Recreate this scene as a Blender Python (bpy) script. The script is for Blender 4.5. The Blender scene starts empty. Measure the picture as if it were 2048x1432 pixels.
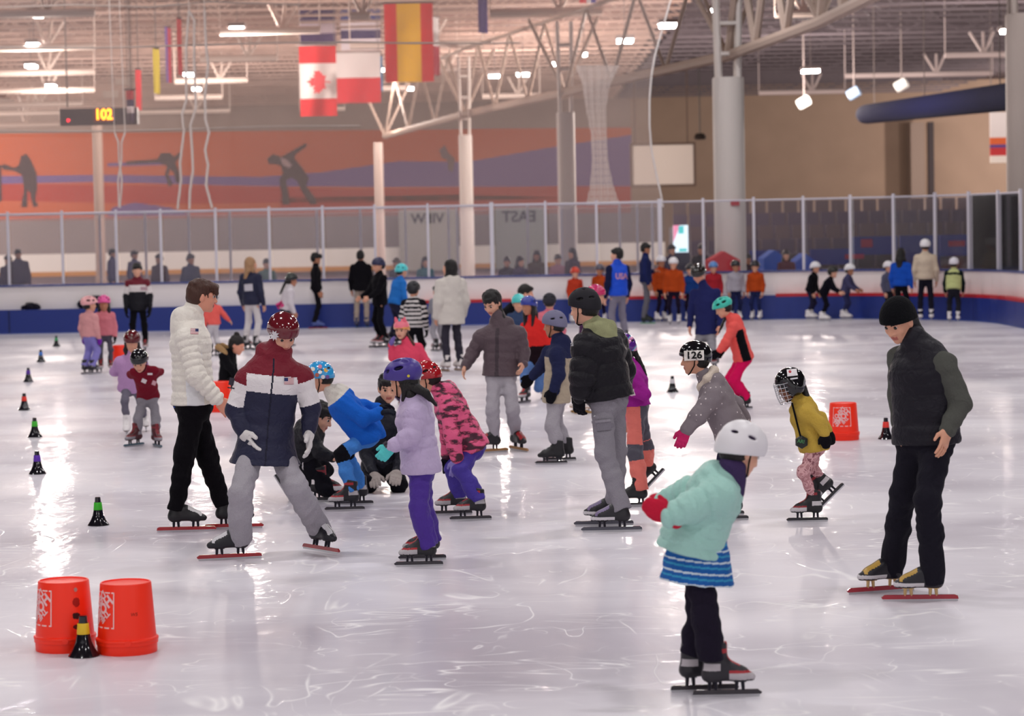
import bpy, bmesh, math, random
import numpy as np
from mathutils import Vector, Matrix
from mathutils.bvhtree import BVHTree

Q = 1.0                      # mesh detail: 1 = final
SC = bpy.context.scene
COL = SC.collection
random.seed(7)
rad = math.radians

# ------------------------------------------------------------------ camera
FPX, CX, CY = 4900.0, 1024.0, 716.0
CAMZ = 2.14
_p, _r = math.atan((CY - 455.0) / FPX), rad(1.12)
FW = Vector((0, math.cos(_p), -math.sin(_p)))
_r0, _u0 = Vector((1, 0, 0)), Vector((0, math.sin(_p), math.cos(_p)))
RT = _r0 * math.cos(_r) - _u0 * math.sin(_r)
UP = _u0 * math.cos(_r) + _r0 * math.sin(_r)
CAM = Vector((0, 0, CAMZ))
cd = bpy.data.cameras.new('camera'); co = bpy.data.objects.new('camera', cd); COL.objects.link(co)
co.matrix_world = Matrix(((RT.x, UP.x, -FW.x, 0), (RT.y, UP.y, -FW.y, 0), (RT.z, UP.z, -FW.z, CAMZ), (0, 0, 0, 1)))
cd.sensor_width = 36.0; cd.lens = FPX / 2048 * 36.0
cd.clip_start = 0.1; cd.clip_end = 500
cd.dof.use_dof = True; cd.dof.focus_distance = 16.3; cd.dof.aperture_fstop = 3.2
SC.camera = co

# ------------------------------------------------------------------ world, exposure
SC.view_settings.view_transform = 'Standard'; SC.view_settings.look = 'None'
SC.view_settings.gamma = 1.0; SC.view_settings.use_curve_mapping = False
SC.view_settings.exposure = 0.68
try:
    SC.cycles.max_bounces = 6; SC.cycles.transparent_max_bounces = 16
    SC.cycles.diffuse_bounces = 3; SC.cycles.glossy_bounces = 3
    SC.cycles.caustics_reflective = False; SC.cycles.caustics_refractive = False
    SC.cycles.sample_clamp_indirect = 4.0
    SC.cycles.use_denoising = True
except Exception:
    pass
wd = bpy.data.worlds.new('hall_world'); SC.world = wd; wd.use_nodes = True
wb = wd.node_tree.nodes['Background']
wb.inputs[0].default_value = (1.0, 0.95, 0.98, 1); wb.inputs[1].default_value = 0.42

def lin(h):
    h = h.lstrip('#')
    r = []
    for i in (0, 2, 4):
        c = int(h[i:i+2], 16) / 255
        r.append(c / 12.92 if c <= 0.04045 else ((c + 0.055) / 1.055) ** 2.4)
    return (r[0], r[1], r[2], 1.0)

def area(name, loc, sx, sy, power, parent=None, rot=(0, 0, 0), col=(1, 0.965, 0.97)):
    l = bpy.data.lights.new(name, 'AREA'); l.shape = 'RECTANGLE'; l.size = sx; l.size_y = sy
    l.energy = power; l.color = col
    o = bpy.data.objects.new(name, l); COL.objects.link(o); o.location = loc; o.rotation_euler = rot
    if parent: o.parent = parent
    return o

# the rows of roof lamps over the ice (their housings are built with the roof further down)
LAMP_ROWS = [(-10.5, y) for y in range(4, 56, 8)] + [(-3.5, y) for y in range(0, 56, 8)] + \
            [(3.5, y) for y in range(4, 56, 8)] + [(10.5, y) for y in range(0, 56, 8)]
LAMP_Z = 9.4
for x, y in LAMP_ROWS:
    area('lamp_light', (x, y, LAMP_Z - 0.14), 0.95, 0.42, 108)
# unseen lamps added at the sides to brighten the far walls
ADDED_LAMPS = [(x, y) for x in (-36, 33) for y in (92, 118, 138)]
for x, y in ADDED_LAMPS:
    l = bpy.data.lights.new('hall_point_light', 'POINT'); l.shadow_soft_size = .4; l.energy = 4200 if x < 0 else 3600; l.color = (1, 0.86, 0.77)
    o = bpy.data.objects.new('hall_point_light', l); COL.objects.link(o); o.location = (x, y, 6.6)

# ------------------------------------------------------------------ pixel helpers (2048 x 1432 frame)
def ray(px, py):
    return FW + RT * ((px - CX) / FPX) - UP * ((py - CY) / FPX)
def G(px, py, z=0.0):
    d = ray(px, py); t = (z - CAMZ) / d.z
    return CAM + d * t
def D(px, py, Y):
    d = ray(px, py)
    return CAM + d * (Y / d.y)
def pix(v):
    d = Vector(v) - CAM; z = d.dot(FW)
    return (CX + FPX * d.dot(RT) / z, CY - FPX * d.dot(UP) / z)

# ------------------------------------------------------------------ materials
MATS = {}
def nt(m): return m.node_tree.nodes, m.node_tree.links
def M(hexc, kind='cloth', **k):
    key = (hexc, kind) + tuple(sorted(k.items()))
    if key in MATS: return MATS[key]
    m = bpy.data.materials.new(kind + '_' + hexc.strip('#')); m.use_nodes = True
    N, L = nt(m); b = N['Principled BSDF']; c = lin(hexc)
    if kind in ('cloth', 'nylon', 'fleece', 'hair', 'plastic', 'gloss') and max(c[:3]) < .05: c = (c[0] * .6, c[1] * .6, c[2] * .6, 1)
    b.inputs['Base Color'].default_value = c
    P = {'cloth': (.92, .06), 'flag': (.92, .1), 'nylon': (.5, .2), 'fleece': (1, .1), 'skin': (.55, .4), 'gloss': (.12, .5), 'plastic': (.4, .5),
         'matte': (.7, .3), 'metal': (.3, .5), 'hair': (.45, .4), 'paint': (.6, .3), 'print': (.7, .3), 'wall': (.9, .2)}[kind]
    b.inputs['Roughness'].default_value = P[0]; b.inputs['Specular IOR Level'].default_value = P[1]
    if kind == 'metal': b.inputs['Metallic'].default_value = .85
    if kind == 'gloss':
        b.inputs['Coat Weight'].default_value = .35; b.inputs['Coat Roughness'].default_value = .05
    if kind == 'skin':
        b.inputs['Subsurface Weight'].default_value = .12; b.inputs['Subsurface Radius'].default_value = (.02, .008, .004)
        b.inputs['Subsurface Scale'].default_value = .4
    if kind in ('cloth', 'nylon', 'fleece'):
        b.inputs['Sheen Weight'].default_value = .03
    sc = {'cloth': 18, 'nylon': 22, 'fleece': 60, 'hair': 90, 'skin': 160, 'wall': 3}.get(kind)
    st = {'cloth': .6, 'nylon': .6, 'fleece': .6, 'hair': .5, 'skin': .05, 'wall': .1}.get(kind)
    tc = N.new('ShaderNodeTexCoord')
    if sc:
        n = N.new('ShaderNodeTexNoise'); n.inputs['Scale'].default_value = sc; n.inputs['Detail'].default_value = 3
        n.inputs['Distortion'].default_value = .8
        src = tc.outputs['Object']
        if kind == 'hair':
            mp = N.new('ShaderNodeMapping'); mp.inputs['Scale'].default_value = (1, 1, .12); L.new(src, mp.inputs[0]); src = mp.outputs[0]
        L.new(src, n.inputs['Vector'])
        bp = N.new('ShaderNodeBump'); bp.inputs['Strength'].default_value = st; bp.inputs['Distance'].default_value = .02 if kind != 'fleece' else .012
        L.new(n.outputs['Fac'], bp.inputs['Height']); L.new(bp.outputs['Normal'], b.inputs['Normal'])
        if kind in ('cloth', 'fleece', 'wall', 'hair'):       # the weave's own unevenness
            v = N.new('ShaderNodeMixRGB'); v.blend_type = 'MULTIPLY'; v.inputs['Fac'].default_value = 1
            rp = N.new('ShaderNodeValToRGB'); a = .84 if kind != 'hair' else .6
            rp.color_ramp.elements[0].color = (a, a, a, 1); rp.color_ramp.elements[1].color = (1.08, 1.08, 1.08, 1)
            n2 = N.new('ShaderNodeTexNoise'); n2.inputs['Scale'].default_value = 140 if kind != 'wall' else .6
            n2.inputs['Detail'].default_value = 2; L.new(src, n2.inputs['Vector'])
            L.new(n2.outputs['Fac'], rp.inputs['Fac'])
            v.inputs['Color1'].default_value = c; L.new(rp.outputs['Color'], v.inputs['Color2'])
            L.new(v.outputs['Color'], b.inputs['Base Color'])
    if kind == 'flag':                          # thin cloth lets light through
        t = N.new('ShaderNodeBsdfTranslucent'); t.inputs[0].default_value = c; x = N.new('ShaderNodeMixShader'); x.inputs[0].default_value = .5
        L.new(b.outputs[0], x.inputs[1]); L.new(t.outputs[0], x.inputs[2]); L.new(x.outputs[0], N['Material Output'].inputs[0])
    MATS[key] = m
    return m

def M2(name, cols, scale, stretch=(1, 1, 1), kind='noise', pos=(.45, .5), rough=.6, spec=.35, distort=0):
    """two or three colours laid out by a printed pattern (camouflage, dots, flowers)"""
    m = bpy.data.materials.new(name); m.use_nodes = True
    N, L = nt(m); b = N['Principled BSDF']; b.inputs['Roughness'].default_value = rough; b.inputs['Specular IOR Level'].default_value = spec
    tc = N.new('ShaderNodeTexCoord'); mp = N.new('ShaderNodeMapping'); mp.inputs['Scale'].default_value = stretch
    L.new(tc.outputs['Object'], mp.inputs[0])
    if kind == 'noise':
        t = N.new('ShaderNodeTexNoise'); t.inputs['Detail'].default_value = 4; out = t.outputs['Fac']; t.inputs['Distortion'].default_value = distort
    else:
        t = N.new('ShaderNodeTexVoronoi'); out = t.outputs['Distance']
        if kind == 'dots': t.inputs['Randomness'].default_value = .25
    t.inputs['Scale'].default_value = scale; L.new(mp.outputs[0], t.inputs['Vector'])
    rp = N.new('ShaderNodeValToRGB'); rp.color_ramp.interpolation = 'CONSTANT'
    e = rp.color_ramp.elements
    e[0].color = lin(cols[0]); e[0].position = 0; e[1].color = lin(cols[1]); e[1].position = pos[0]
    for i, c in enumerate(cols[2:]):
        q = e.new(pos[i + 1]); q.color = lin(c)
    L.new(out, rp.inputs['Fac']); L.new(rp.outputs['Color'], b.inputs['Base Color'])
    n = N.new('ShaderNodeTexNoise'); n.inputs['Scale'].default_value = 20; L.new(tc.outputs['Object'], n.inputs['Vector'])
    bp = N.new('ShaderNodeBump'); bp.inputs['Strength'].default_value = .4; bp.inputs['Distance'].default_value = .02
    L.new(n.outputs['Fac'], bp.inputs['Height']); L.new(bp.outputs['Normal'], b.inputs['Normal'])
    return m

def emit(name, hexc, s):
    m = bpy.data.materials.new(name); m.use_nodes = True
    N, L = nt(m); b = N['Principled BSDF']
    b.inputs['Base Color'].default_value = (0.02, 0.02, 0.02, 1)
    b.inputs['Emission Color'].default_value = lin(hexc); b.inputs['Emission Strength'].default_value = s
    return m

# ------------------------------------------------------------------ object helpers
WORLD = {}                     # object -> (vertices in world space, faces), for laying prints onto surfaces
def tag(o, label=None, cat=None, group=None, kind=None):
    if label: o['label'] = label
    if cat: o['category'] = cat
    if group: o['group'] = group
    if kind: o['kind'] = kind
    return o
def empty(name, loc, label=None, cat=None, group=None, kind=None):
    o = bpy.data.objects.new(name, None); COL.objects.link(o); o.location = loc
    o.empty_display_size = .1
    return tag(o, label, cat, group, kind)
def origin(o):
    v = Vector((0, 0, 0))
    while o is not None:
        v = v + o.location; o = o.parent
    return v
def mesh_np(name, V, F, mats, parent=None, idx=None, smooth=True, loc=None):
    """V in world space; stored relative to the parent's origin (or loc)"""
    V = np.asarray(V, dtype=np.float32); F = np.asarray(F, dtype=np.int32)
    o0 = origin(parent) if parent is not None else Vector(loc if loc is not None else (0, 0, 0))
    me = bpy.data.meshes.new(name)
    k = F.shape[1]
    me.vertices.add(len(V)); me.vertices.foreach_set('co', (V - np.array(o0, dtype=np.float32)).ravel())
    me.loops.add(F.size); me.loops.foreach_set('vertex_index', F.ravel())
    me.polygons.add(len(F)); me.polygons.foreach_set('loop_start', np.arange(0, F.size, k, dtype=np.int32))
    if idx is not None: me.polygons.foreach_set('material_index', np.asarray(idx, dtype=np.int32))
    me.polygons.foreach_set('use_smooth', np.full(len(F), smooth, dtype=bool))
    for m in (mats if isinstance(mats, (list, tuple)) else [mats]): me.materials.append(m)
    me.update(calc_edges=True)
    o = bpy.data.objects.new(name, me); COL.objects.link(o)
    if parent is not None: o.parent = parent
    else: o.location = o0
    WORLD[o] = (V, F)
    return o
class MB:
    """collects boxes, bars and lathes in world space, links them as one mesh"""
    def __init__(s): s.v = []; s.f = []; s.m = []
    def add(s, vs, fs, m=0):
        n = len(s.v); s.v += [tuple(v) for v in vs]; s.f += [tuple(i + n for i in f) for f in fs]; s.m += [m] * len(fs)
    def box(s, a, b, m=0):
        (x0, y0, z0), (x1, y1, z1) = a, b
        s.add([(x0,y0,z0),(x1,y0,z0),(x1,y1,z0),(x0,y1,z0),(x0,y0,z1),(x1,y0,z1),(x1,y1,z1),(x0,y1,z1)],
              [(0,3,2,1),(4,5,6,7),(0,1,5,4),(1,2,6,5),(2,3,7,6),(3,0,4,7)], m)
    def obox(s, c, ax, h, m=0):
        c = Vector(c); X, Y, Z = [Vector(a) * k for a, k in zip(ax, h)]
        vs = [c + X*i + Y*j + Z*k for k in (-1, 1) for j, i in ((-1,-1),(-1,1),(1,1),(1,-1))]
        s.add(vs, [(0,3,2,1),(4,5,6,7),(0,1,5,4),(1,2,6,5),(2,3,7,6),(3,0,4,7)], m)
    def tube(s, pts, r, n=8, m=0, cap=True):
        pts = [Vector(p) for p in pts]; rs = r if isinstance(r, (list, tuple)) else [r] * len(pts)
        base = []
        for i, p in enumerate(pts):
            d = (pts[min(i+1, len(pts)-1)] - pts[max(i-1, 0)]).normalized()
            u = d.orthogonal().normalized() if i == 0 else (u - d * u.dot(d)).normalized()
            w = d.cross(u)
            base += [p + (u * math.cos(2*math.pi*k/n) + w * math.sin(2*math.pi*k/n)) * rs[i] for k in range(n)]
        fs = [(i*n+k, i*n+(k+1)%n, (i+1)*n+(k+1)%n, (i+1)*n+k) for i in range(len(pts)-1) for k in range(n)]
        if cap: fs += [tuple(reversed(range(n))), tuple(range((len(pts)-1)*n, len(pts)*n))]
        s.add(base, fs, m)
    def lathe(s, c, prof, n=32, m=0, ax=None, caps=(True, True)):
        c = Vector(c); X, Y, Z = ax if ax else (Vector((1,0,0)), Vector((0,1,0)), Vector((0,0,1)))
        vs = [c + Z*z + (X*math.cos(2*math.pi*k/n) + Y*math.sin(2*math.pi*k/n))*r for r, z in prof for k in range(n)]
        ms = m if isinstance(m, list) else [m] * (len(prof) - 1)
        b = len(s.v); s.v += [tuple(v) for v in vs]
        for i in range(len(prof)-1):
            for k in range(n):
                s.f.append((b+i*n+k, b+i*n+(k+1)%n, b+(i+1)*n+(k+1)%n, b+(i+1)*n+k)); s.m.append(ms[i])
        if caps[0]: s.f.append(tuple(b+k for k in reversed(range(n)))); s.m.append(ms[0])
        if caps[1]: s.f.append(tuple(b+(len(prof)-1)*n+k for k in range(n))); s.m.append(ms[-1])
    def build(s, name, mats, parent=None, smooth=False, loc=None):
        o0 = origin(parent) if parent is not None else Vector(loc if loc is not None else (0, 0, 0))
        me = bpy.data.meshes.new(name)
        me.from_pydata([tuple(Vector(v) - o0) for v in s.v], [], s.f)
        for mm in (mats if isinstance(mats, (list, tuple)) else [mats]): me.materials.append(mm)
        me.polygons.foreach_set('material_index', s.m)
        if smooth: me.polygons.foreach_set('use_smooth', [True] * len(s.f))
        me.update()
        o = bpy.data.objects.new(name, me); COL.objects.link(o)
        if parent is not None: o.parent = parent
        else: o.location = o0
        if smooth:
            try:
                me.set_sharp_from_angle(angle=rad(40))
            except Exception:
                pass
        WORLD[o] = (s.v, s.f)
        return o

def text_mesh(txt, size=1.0, cuts=0, bold=.016):
    """outline of a printed word as a flat triangle mesh, centred, height ~ size"""
    cu = bpy.data.curves.new('word', 'FONT'); cu.body = txt; cu.size = size; cu.align_x = 'CENTER'; cu.align_y = 'CENTER'
    cu.resolution_u = 3; cu.offset = bold * size
    o = bpy.data.objects.new('word', cu); COL.objects.link(o)
    dg = bpy.context.evaluated_depsgraph_get(); me = bpy.data.meshes.new_from_object(o.evaluated_get(dg))
    bm = bmesh.new(); bm.from_mesh(me); bmesh.ops.triangulate(bm, faces=bm.faces[:])
    for _ in range(cuts):
        ed = [e for e in bm.edges if e.calc_length() > size * .3]
        if ed: bmesh.ops.subdivide_edges(bm, edges=ed, cuts=1); bmesh.ops.triangulate(bm, faces=bm.faces[:])
    V = [tuple(v.co) for v in bm.verts]; F = [tuple(v.index for v in f.verts) for f in bm.faces]
    bm.free(); COL.objects.unlink(o); bpy.data.objects.remove(o); bpy.data.curves.remove(cu); bpy.data.meshes.remove(me)
    return V, F
# ------------------------------------------------------------------ organic shapes: blended volumes turned into one quad mesh
f32 = np.float32
class Pr:
    op = '+'; k = .02
    def box(s): raise NotImplementedError
class Seg(Pr):
    def __init__(s, a, b, r0, r1, u=None, flat=1.0, k=.02, op='+', quilt=None, cut=None):
        s.cut = None if cut is None else (np.array(cut[0], f32), np.array(Vector(cut[1]).normalized(), f32))
        s.a = np.array(a, f32); s.b = np.array(b, f32); s.r0 = r0; s.r1 = r1; s.k = k; s.op = op; s.quilt = quilt
        d = s.b - s.a; s.L = float(np.linalg.norm(d)) or 1e-6; s.ax = d / s.L if s.L > 1e-5 else np.array((0, 0, 1), f32)
        s.flat = flat
        if flat != 1.0:
            u = np.array(u, f32); u = u - s.ax * u.dot(s.ax); s.u = u / (np.linalg.norm(u) + 1e-9); s.v = np.cross(s.ax, s.u)
    def box(s):
        r = max(s.r0, s.r1) * max(1, s.flat) + .02
        return np.minimum(s.a, s.b) - r, np.maximum(s.a, s.b) + r
    def ev(s, X, Y, Z):
        d = s.ev0(X, Y, Z)
        if s.cut is not None:
            p, n = s.cut; d = np.maximum(d, (X - p[0]) * n[0] + (Y - p[1]) * n[1] + (Z - p[2]) * n[2])
        return d
    def ev0(s, X, Y, Z):
        x = X - s.a[0]; y = Y - s.a[1]; z = Z - s.a[2]
        h = x * s.ax[0] + y * s.ax[1] + z * s.ax[2]
        t = np.clip(h / s.L, 0, 1)
        if s.flat == 1.0:
            w = h - t * s.L
            q2 = x * x + y * y + z * z - h * h
            d = np.sqrt(np.maximum(q2 + w * w, 0))
            r = s.r0 + (s.r1 - s.r0) * t
            if s.quilt: r = r + 1.8 * s.quilt[1] * (np.abs(np.sin((h + s.quilt[2]) * (np.pi / s.quilt[0]))) ** .5 - .7)
            return d - r
        u = x * s.u[0] + y * s.u[1] + z * s.u[2]; v = (x * s.v[0] + y * s.v[1] + z * s.v[2]) / s.flat
        w = (h - t * s.L)
        w = w / min(1, s.flat)
        r = s.r0 + (s.r1 - s.r0) * t
        if s.quilt: r = r + 1.8 * s.quilt[1] * (np.abs(np.sin((h + s.quilt[2]) * (np.pi / s.quilt[0]))) ** .5 - .7)
        uu = u * u + v * v + w * w
        k0 = np.sqrt(uu)
        g = np.sqrt(u * u + (v / s.flat) ** 2 + (w / min(1, s.flat)) ** 2) + 1e-6
        return (k0 - r) * k0 / g
class Ell(Pr):
    def __init__(s, c, r, R=None, k=.015, op='+'):
        s.c = np.array(c, f32); s.r = np.array(r, f32); s.k = k; s.op = op
        s.R = np.array(R if R is not None else np.eye(3), f32)     # columns: axes
    def box(s):
        e = np.abs(s.R) @ s.r + .01
        return s.c - e, s.c + e
    def ev(s, X, Y, Z):
        x = X - s.c[0]; y = Y - s.c[1]; z = Z - s.c[2]
        p = [(x * s.R[0, i] + y * s.R[1, i] + z * s.R[2, i]) / s.r[i] for i in range(3)]
        k0 = np.sqrt(p[0]**2 + p[1]**2 + p[2]**2)
        k1 = np.sqrt((p[0]/s.r[0])**2 + (p[1]/s.r[1])**2 + (p[2]/s.r[2])**2) + 1e-6
        return k0 * (k0 - 1) / k1
class Half(Pr):
    """keeps the side the normal points away from"""
    def __init__(s, p, n, op='&', k=.004):
        s.n = np.array(Vector(n).normalized(), f32); s.p = np.array(p, f32); s.op = op; s.k = k
    def box(s): return None
    def ev(s, X, Y, Z):
        return (X - s.p[0]) * s.n[0] + (Y - s.p[1]) * s.n[1] + (Z - s.p[2]) * s.n[2]
def smin(a, b, k):
    h = np.maximum(k - np.abs(a - b), 0) / k
    return np.minimum(a, b) - h * h * k * .25
_CO = np.array([(i, j, l) for l in (0, 1) for j in (0, 1) for i in (0, 1)])
_ED = [(a, b) for a in range(8) for b in range(a + 1, 8) if np.abs(_CO[a] - _CO[b]).sum() == 1]
def field(prims, X, Y, Z, D0=None):
    D_ = D0
    for p in prims:
        d = p.ev(X, Y, Z)
        if p.op == '+': D_ = d if D_ is None else smin(D_, d, p.k)
        elif p.op == '-': D_ = -smin(-D_, d, p.k)
        else: D_ = np.maximum(D_, d)
    return D_
def sdf(prims, h, wr=0.0):
    h = h * Q
    bs = [p.box() for p in prims if p.op == '+']
    lo = np.min([b[0] for b in bs], 0) - 2.5 * h; hi = np.max([b[1] for b in bs], 0) + 2.5 * h
    n = np.ceil((hi - lo) / h).astype(int) + 1
    ax = [(lo[i] + h * np.arange(n[i])).astype(f32) for i in range(3)]
    Dd = np.full(n, 1.0, f32)
    for p in prims:
        b = p.box()
        if b is None: sl = [slice(0, n[i]) for i in range(3)]
        else:
            pad = 3 * h + p.k
            i0 = np.clip(((b[0] - pad - lo) / h).astype(int), 0, n - 1); i1 = np.clip(((b[1] + pad - lo) / h).astype(int) + 2, 1, n)
            sl = [slice(i0[i], i1[i]) for i in range(3)]
        X = ax[0][sl[0]][:, None, None]; Y = ax[1][sl[1]][None, :, None]; Z = ax[2][sl[2]][None, None, :]
        d = p.ev(X, Y, Z); s = tuple(sl)
        if p.op == '+': Dd[s] = smin(Dd[s], d, p.k)
        elif p.op == '-': Dd[s] = -smin(-Dd[s], d, p.k)
        else: Dd[s] = np.maximum(Dd[s], np.broadcast_to(d, Dd[s].shape))
    if wr:
        X = ax[0][:, None, None]; Y = ax[1][None, :, None]; Z = ax[2][None, None, :]
        Dd += wr * (np.sin(23 * X + 9 * np.sin(7 * Z) + 5 * Y) * np.sin(31 * Z + 6 * np.sin(9 * X + 8 * Y)) + .5 * np.sin(47 * Z + 30 * Y + 21 * X))
    S = Dd < 0
    cnt = np.zeros(n - 1, np.int8)
    for c in _CO: cnt += S[c[0]:n[0]-1+c[0], c[1]:n[1]-1+c[1], c[2]:n[2]-1+c[2]]
    cells = np.argwhere((cnt > 0) & (cnt < 8))
    if len(cells) == 0: return np.zeros((0, 3), f32), np.zeros((0, 4), np.int32)
    idx = np.full(n - 1, -1, np.int32); idx[cells[:, 0], cells[:, 1], cells[:, 2]] = np.arange(len(cells))
    cv = np.stack([Dd[cells[:, 0]+c[0], cells[:, 1]+c[1], cells[:, 2]+c[2]] for c in _CO], 1)
    acc = np.zeros((len(cells), 3), f32); num = np.zeros(len(cells), f32)
    for a, b in _ED:
        m = (cv[:, a] < 0) != (cv[:, b] < 0)
        t = cv[m, a] / (cv[m, a] - cv[m, b])
        acc[m] += _CO[a] + t[:, None] * (_CO[b] - _CO[a]); num[m] += 1
    V = (lo + h * (cells + acc / num[:, None])).astype(f32)
    F = []
    for a in range(3):
        b, c = (a + 1) % 3, (a + 2) % 3
        s0 = [slice(None)] * 3; s1 = [slice(None)] * 3
        s0[a] = slice(0, -1); s1[a] = slice(1, None)
        x = S[tuple(s0)] != S[tuple(s1)]
        e = np.argwhere(x)
        e = e[(e[:, b] > 0) & (e[:, c] > 0) & (e[:, b] < n[b]-1) & (e[:, c] < n[c]-1)]
        ob = np.zeros(3, int); ob[b] = 1; oc = np.zeros(3, int); oc[c] = 1
        q = np.stack([idx[tuple((e - o).T)] for o in (ob + oc, oc, 0 * ob, ob)], 1)
        inside = S[e[:, 0], e[:, 1], e[:, 2]]
        q[~inside] = q[~inside][:, ::-1]
        F.append(q)
    F = np.concatenate(F); F = F[(F >= 0).all(1)]
    return V, F.astype(np.int32)
def smooth_np(V, F, it=1, w=.5):
    for _ in range(it):
        a = np.concatenate([F[:, i] for i in range(4)]); b = np.concatenate([F[:, (i+1) % 4] for i in range(4)])
        acc = np.zeros_like(V); n = np.zeros(len(V), f32)
        for i in range(3): acc[:, i] = np.bincount(a, V[b, i], len(V)) + np.bincount(b, V[a, i], len(V))
        n = np.bincount(a, minlength=len(V)) + np.bincount(b, minlength=len(V))
        V = V * (1 - w) + w * (acc / np.maximum(n, 1)[:, None]).astype(f32)
    return V
def organic(name, prims, h, mats, parent, paint=None, wr=0.0, sm=1):
    V, F = sdf(prims, h, wr)
    if len(F) == 0: return None
    if sm: V = smooth_np(V, F, sm)
    idx = None
    if paint is not None:
        C = V[F].mean(1); idx = paint(C[:, 0], C[:, 1], C[:, 2])
    return mesh_np(name, V, F, mats, parent, idx)
def tree_of(o):
    V, F = WORLD[o]
    return BVHTree.FromPolygons([tuple(map(float, v)) for v in V], [tuple(int(i) for i in f) for f in F])
def decal(name, parent, P2, F, mats, idx=None, lift=.004, on=None):
    """lay a flat print (vertices given as where they show in the 2048 px frame) onto a surface, following its curve"""
    on = on or [parent]
    trees = [tree_of(o) for o in on]
    V = []; lastd = None
    for px, py in P2:
        d = ray(px, py).normalized(); best = None
        for t in trees:
            hit = t.ray_cast(CAM, d)
            if hit[0] is not None and (best is None or hit[3] < best[3]): best = hit
        if best is not None:
            lastd = best[3]; V.append(best[0] - d * lift)
        else: V.append(None)
    if lastd is None: return None
    for i, v in enumerate(V):
        if v is None: V[i] = CAM + ray(*P2[i]).normalized() * lastd
    mb = MB(); mb.v = [tuple(v) for v in V]; mb.f = [tuple(f) for f in F]; mb.m = list(idx) if idx is not None else [0] * len(F)
    return mb.build(name, mats, parent)
def grid2(w, h, nx, ny, c, rot=0, sx=0):
    """pixel grid of nx*ny cells, w*h pixels about c, turned by rot degrees"""
    a = rad(rot); P = []
    for j in range(ny + 1):
        for i in range(nx + 1):
            x, y = (i / nx - .5) * w, (j / ny - .5) * h
            x += sx * y
            P.append((c[0] + x * math.cos(a) - y * math.sin(a), c[1] + x * math.sin(a) + y * math.cos(a)))
    F = [(j*(nx+1)+i, (j+1)*(nx+1)+i, (j+1)*(nx+1)+i+1, j*(nx+1)+i+1) for j in range(ny) for i in range(nx)]
    return P, F
def text2(txt, hpx, c, rot=0, sx=1.0, cuts=0, mirror=False):
    V, F = text_mesh(txt, hpx * 1.36, cuts, .03); a = rad(rot)
    P = []
    for x, y, _ in V:
        x *= sx * (-1 if mirror else 1); y = -y
        P.append((c[0] + x * math.cos(a) - y * math.sin(a), c[1] + x * math.sin(a) + y * math.cos(a)))
    return P, F
def flag_patch(parent, c, w, h, rot=0, on=None, name='flag_patch', flip=False):
    P, F = grid2(w, h, 10, 13, c, rot)
    idx = []
    for j in range(13):
        for i in range(10):
            ii = 9 - i if flip else i
            idx.append(2 if (ii < 4 and j < 7) else (0 if j % 2 == 0 else 1))
    return decal(name, parent, P, F, [M('#b3293a', 'print'), M('#f2eeee', 'print'), M('#2a3264', 'print')], idx, on=on)
# ------------------------------------------------------------------ large structure
BY = 54.4                                      # the end boards
def board_path(off=0.0):
    P = [(-18.0, BY + off), (5.0, BY + off)]
    for a in range(5, 90, 5):
        P.append((5.0 + (5.1 + off) * math.sin(rad(a)), BY - 5.1 + (5.1 + off) * math.cos(rad(a))))
    P += [(10.1 + off, BY - 5.1), (10.1 + off, -6.0)]
    return P
def strip(mb, o0, o1, z0, z1, m=0, path=None, x0=-99, x1=99, y0=-99):
    A = [p for p in board_path(o0)]; B = [p for p in board_path(o1)]
    if x0 > -99 or x1 < 99 or y0 > -99:
        def dens(P):
            out = []
            for (ax, ay), (bx, by) in zip(P, P[1:]):
                n = max(1, int(math.hypot(bx-ax, by-ay) / .25))
                out += [(ax + (bx-ax)*i/n, ay + (by-ay)*i/n) for i in range(n)]
            return out + [P[-1]]
        A2, B2 = [], []
        for (p, q), (r, s) in zip(zip(A, A[1:]), zip(B, B[1:])):
            n = max(1, int(math.hypot(q[0]-p[0], q[1]-p[1]) / .25))
            for i in range(n):
                a = (p[0]+(q[0]-p[0])*i/n, p[1]+(q[1]-p[1])*i/n)
                if x0 <= a[0] <= x1 and a[1] >= y0:
                    A2.append(a); B2.append((r[0]+(s[0]-r[0])*i/n, r[1]+(s[1]-r[1])*i/n))
        A, B = A2, B2
    n = len(A)
    vs = [(x, y, z0) for x, y in A] + [(x, y, z1) for x, y in A] + [(x, y, z0) for x, y in B] + [(x, y, z1) for x, y in B]
    fs = []
    for i in range(n - 1):
        fs += [(i, i+1, n+i+1, n+i), (n+i, n+i+1, 3*n+i+1, 3*n+i), (2*n+i+1, 2*n+i, 3*n+i, 3*n+i+1), (i+1, i, 2*n+i, 2*n+i+1)]
    fs += [(0, n, 3*n, 2*n), (n-1, 3*n-1, 4*n-1, 2*n-1)]
    mb.add(vs, fs, m)

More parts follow.
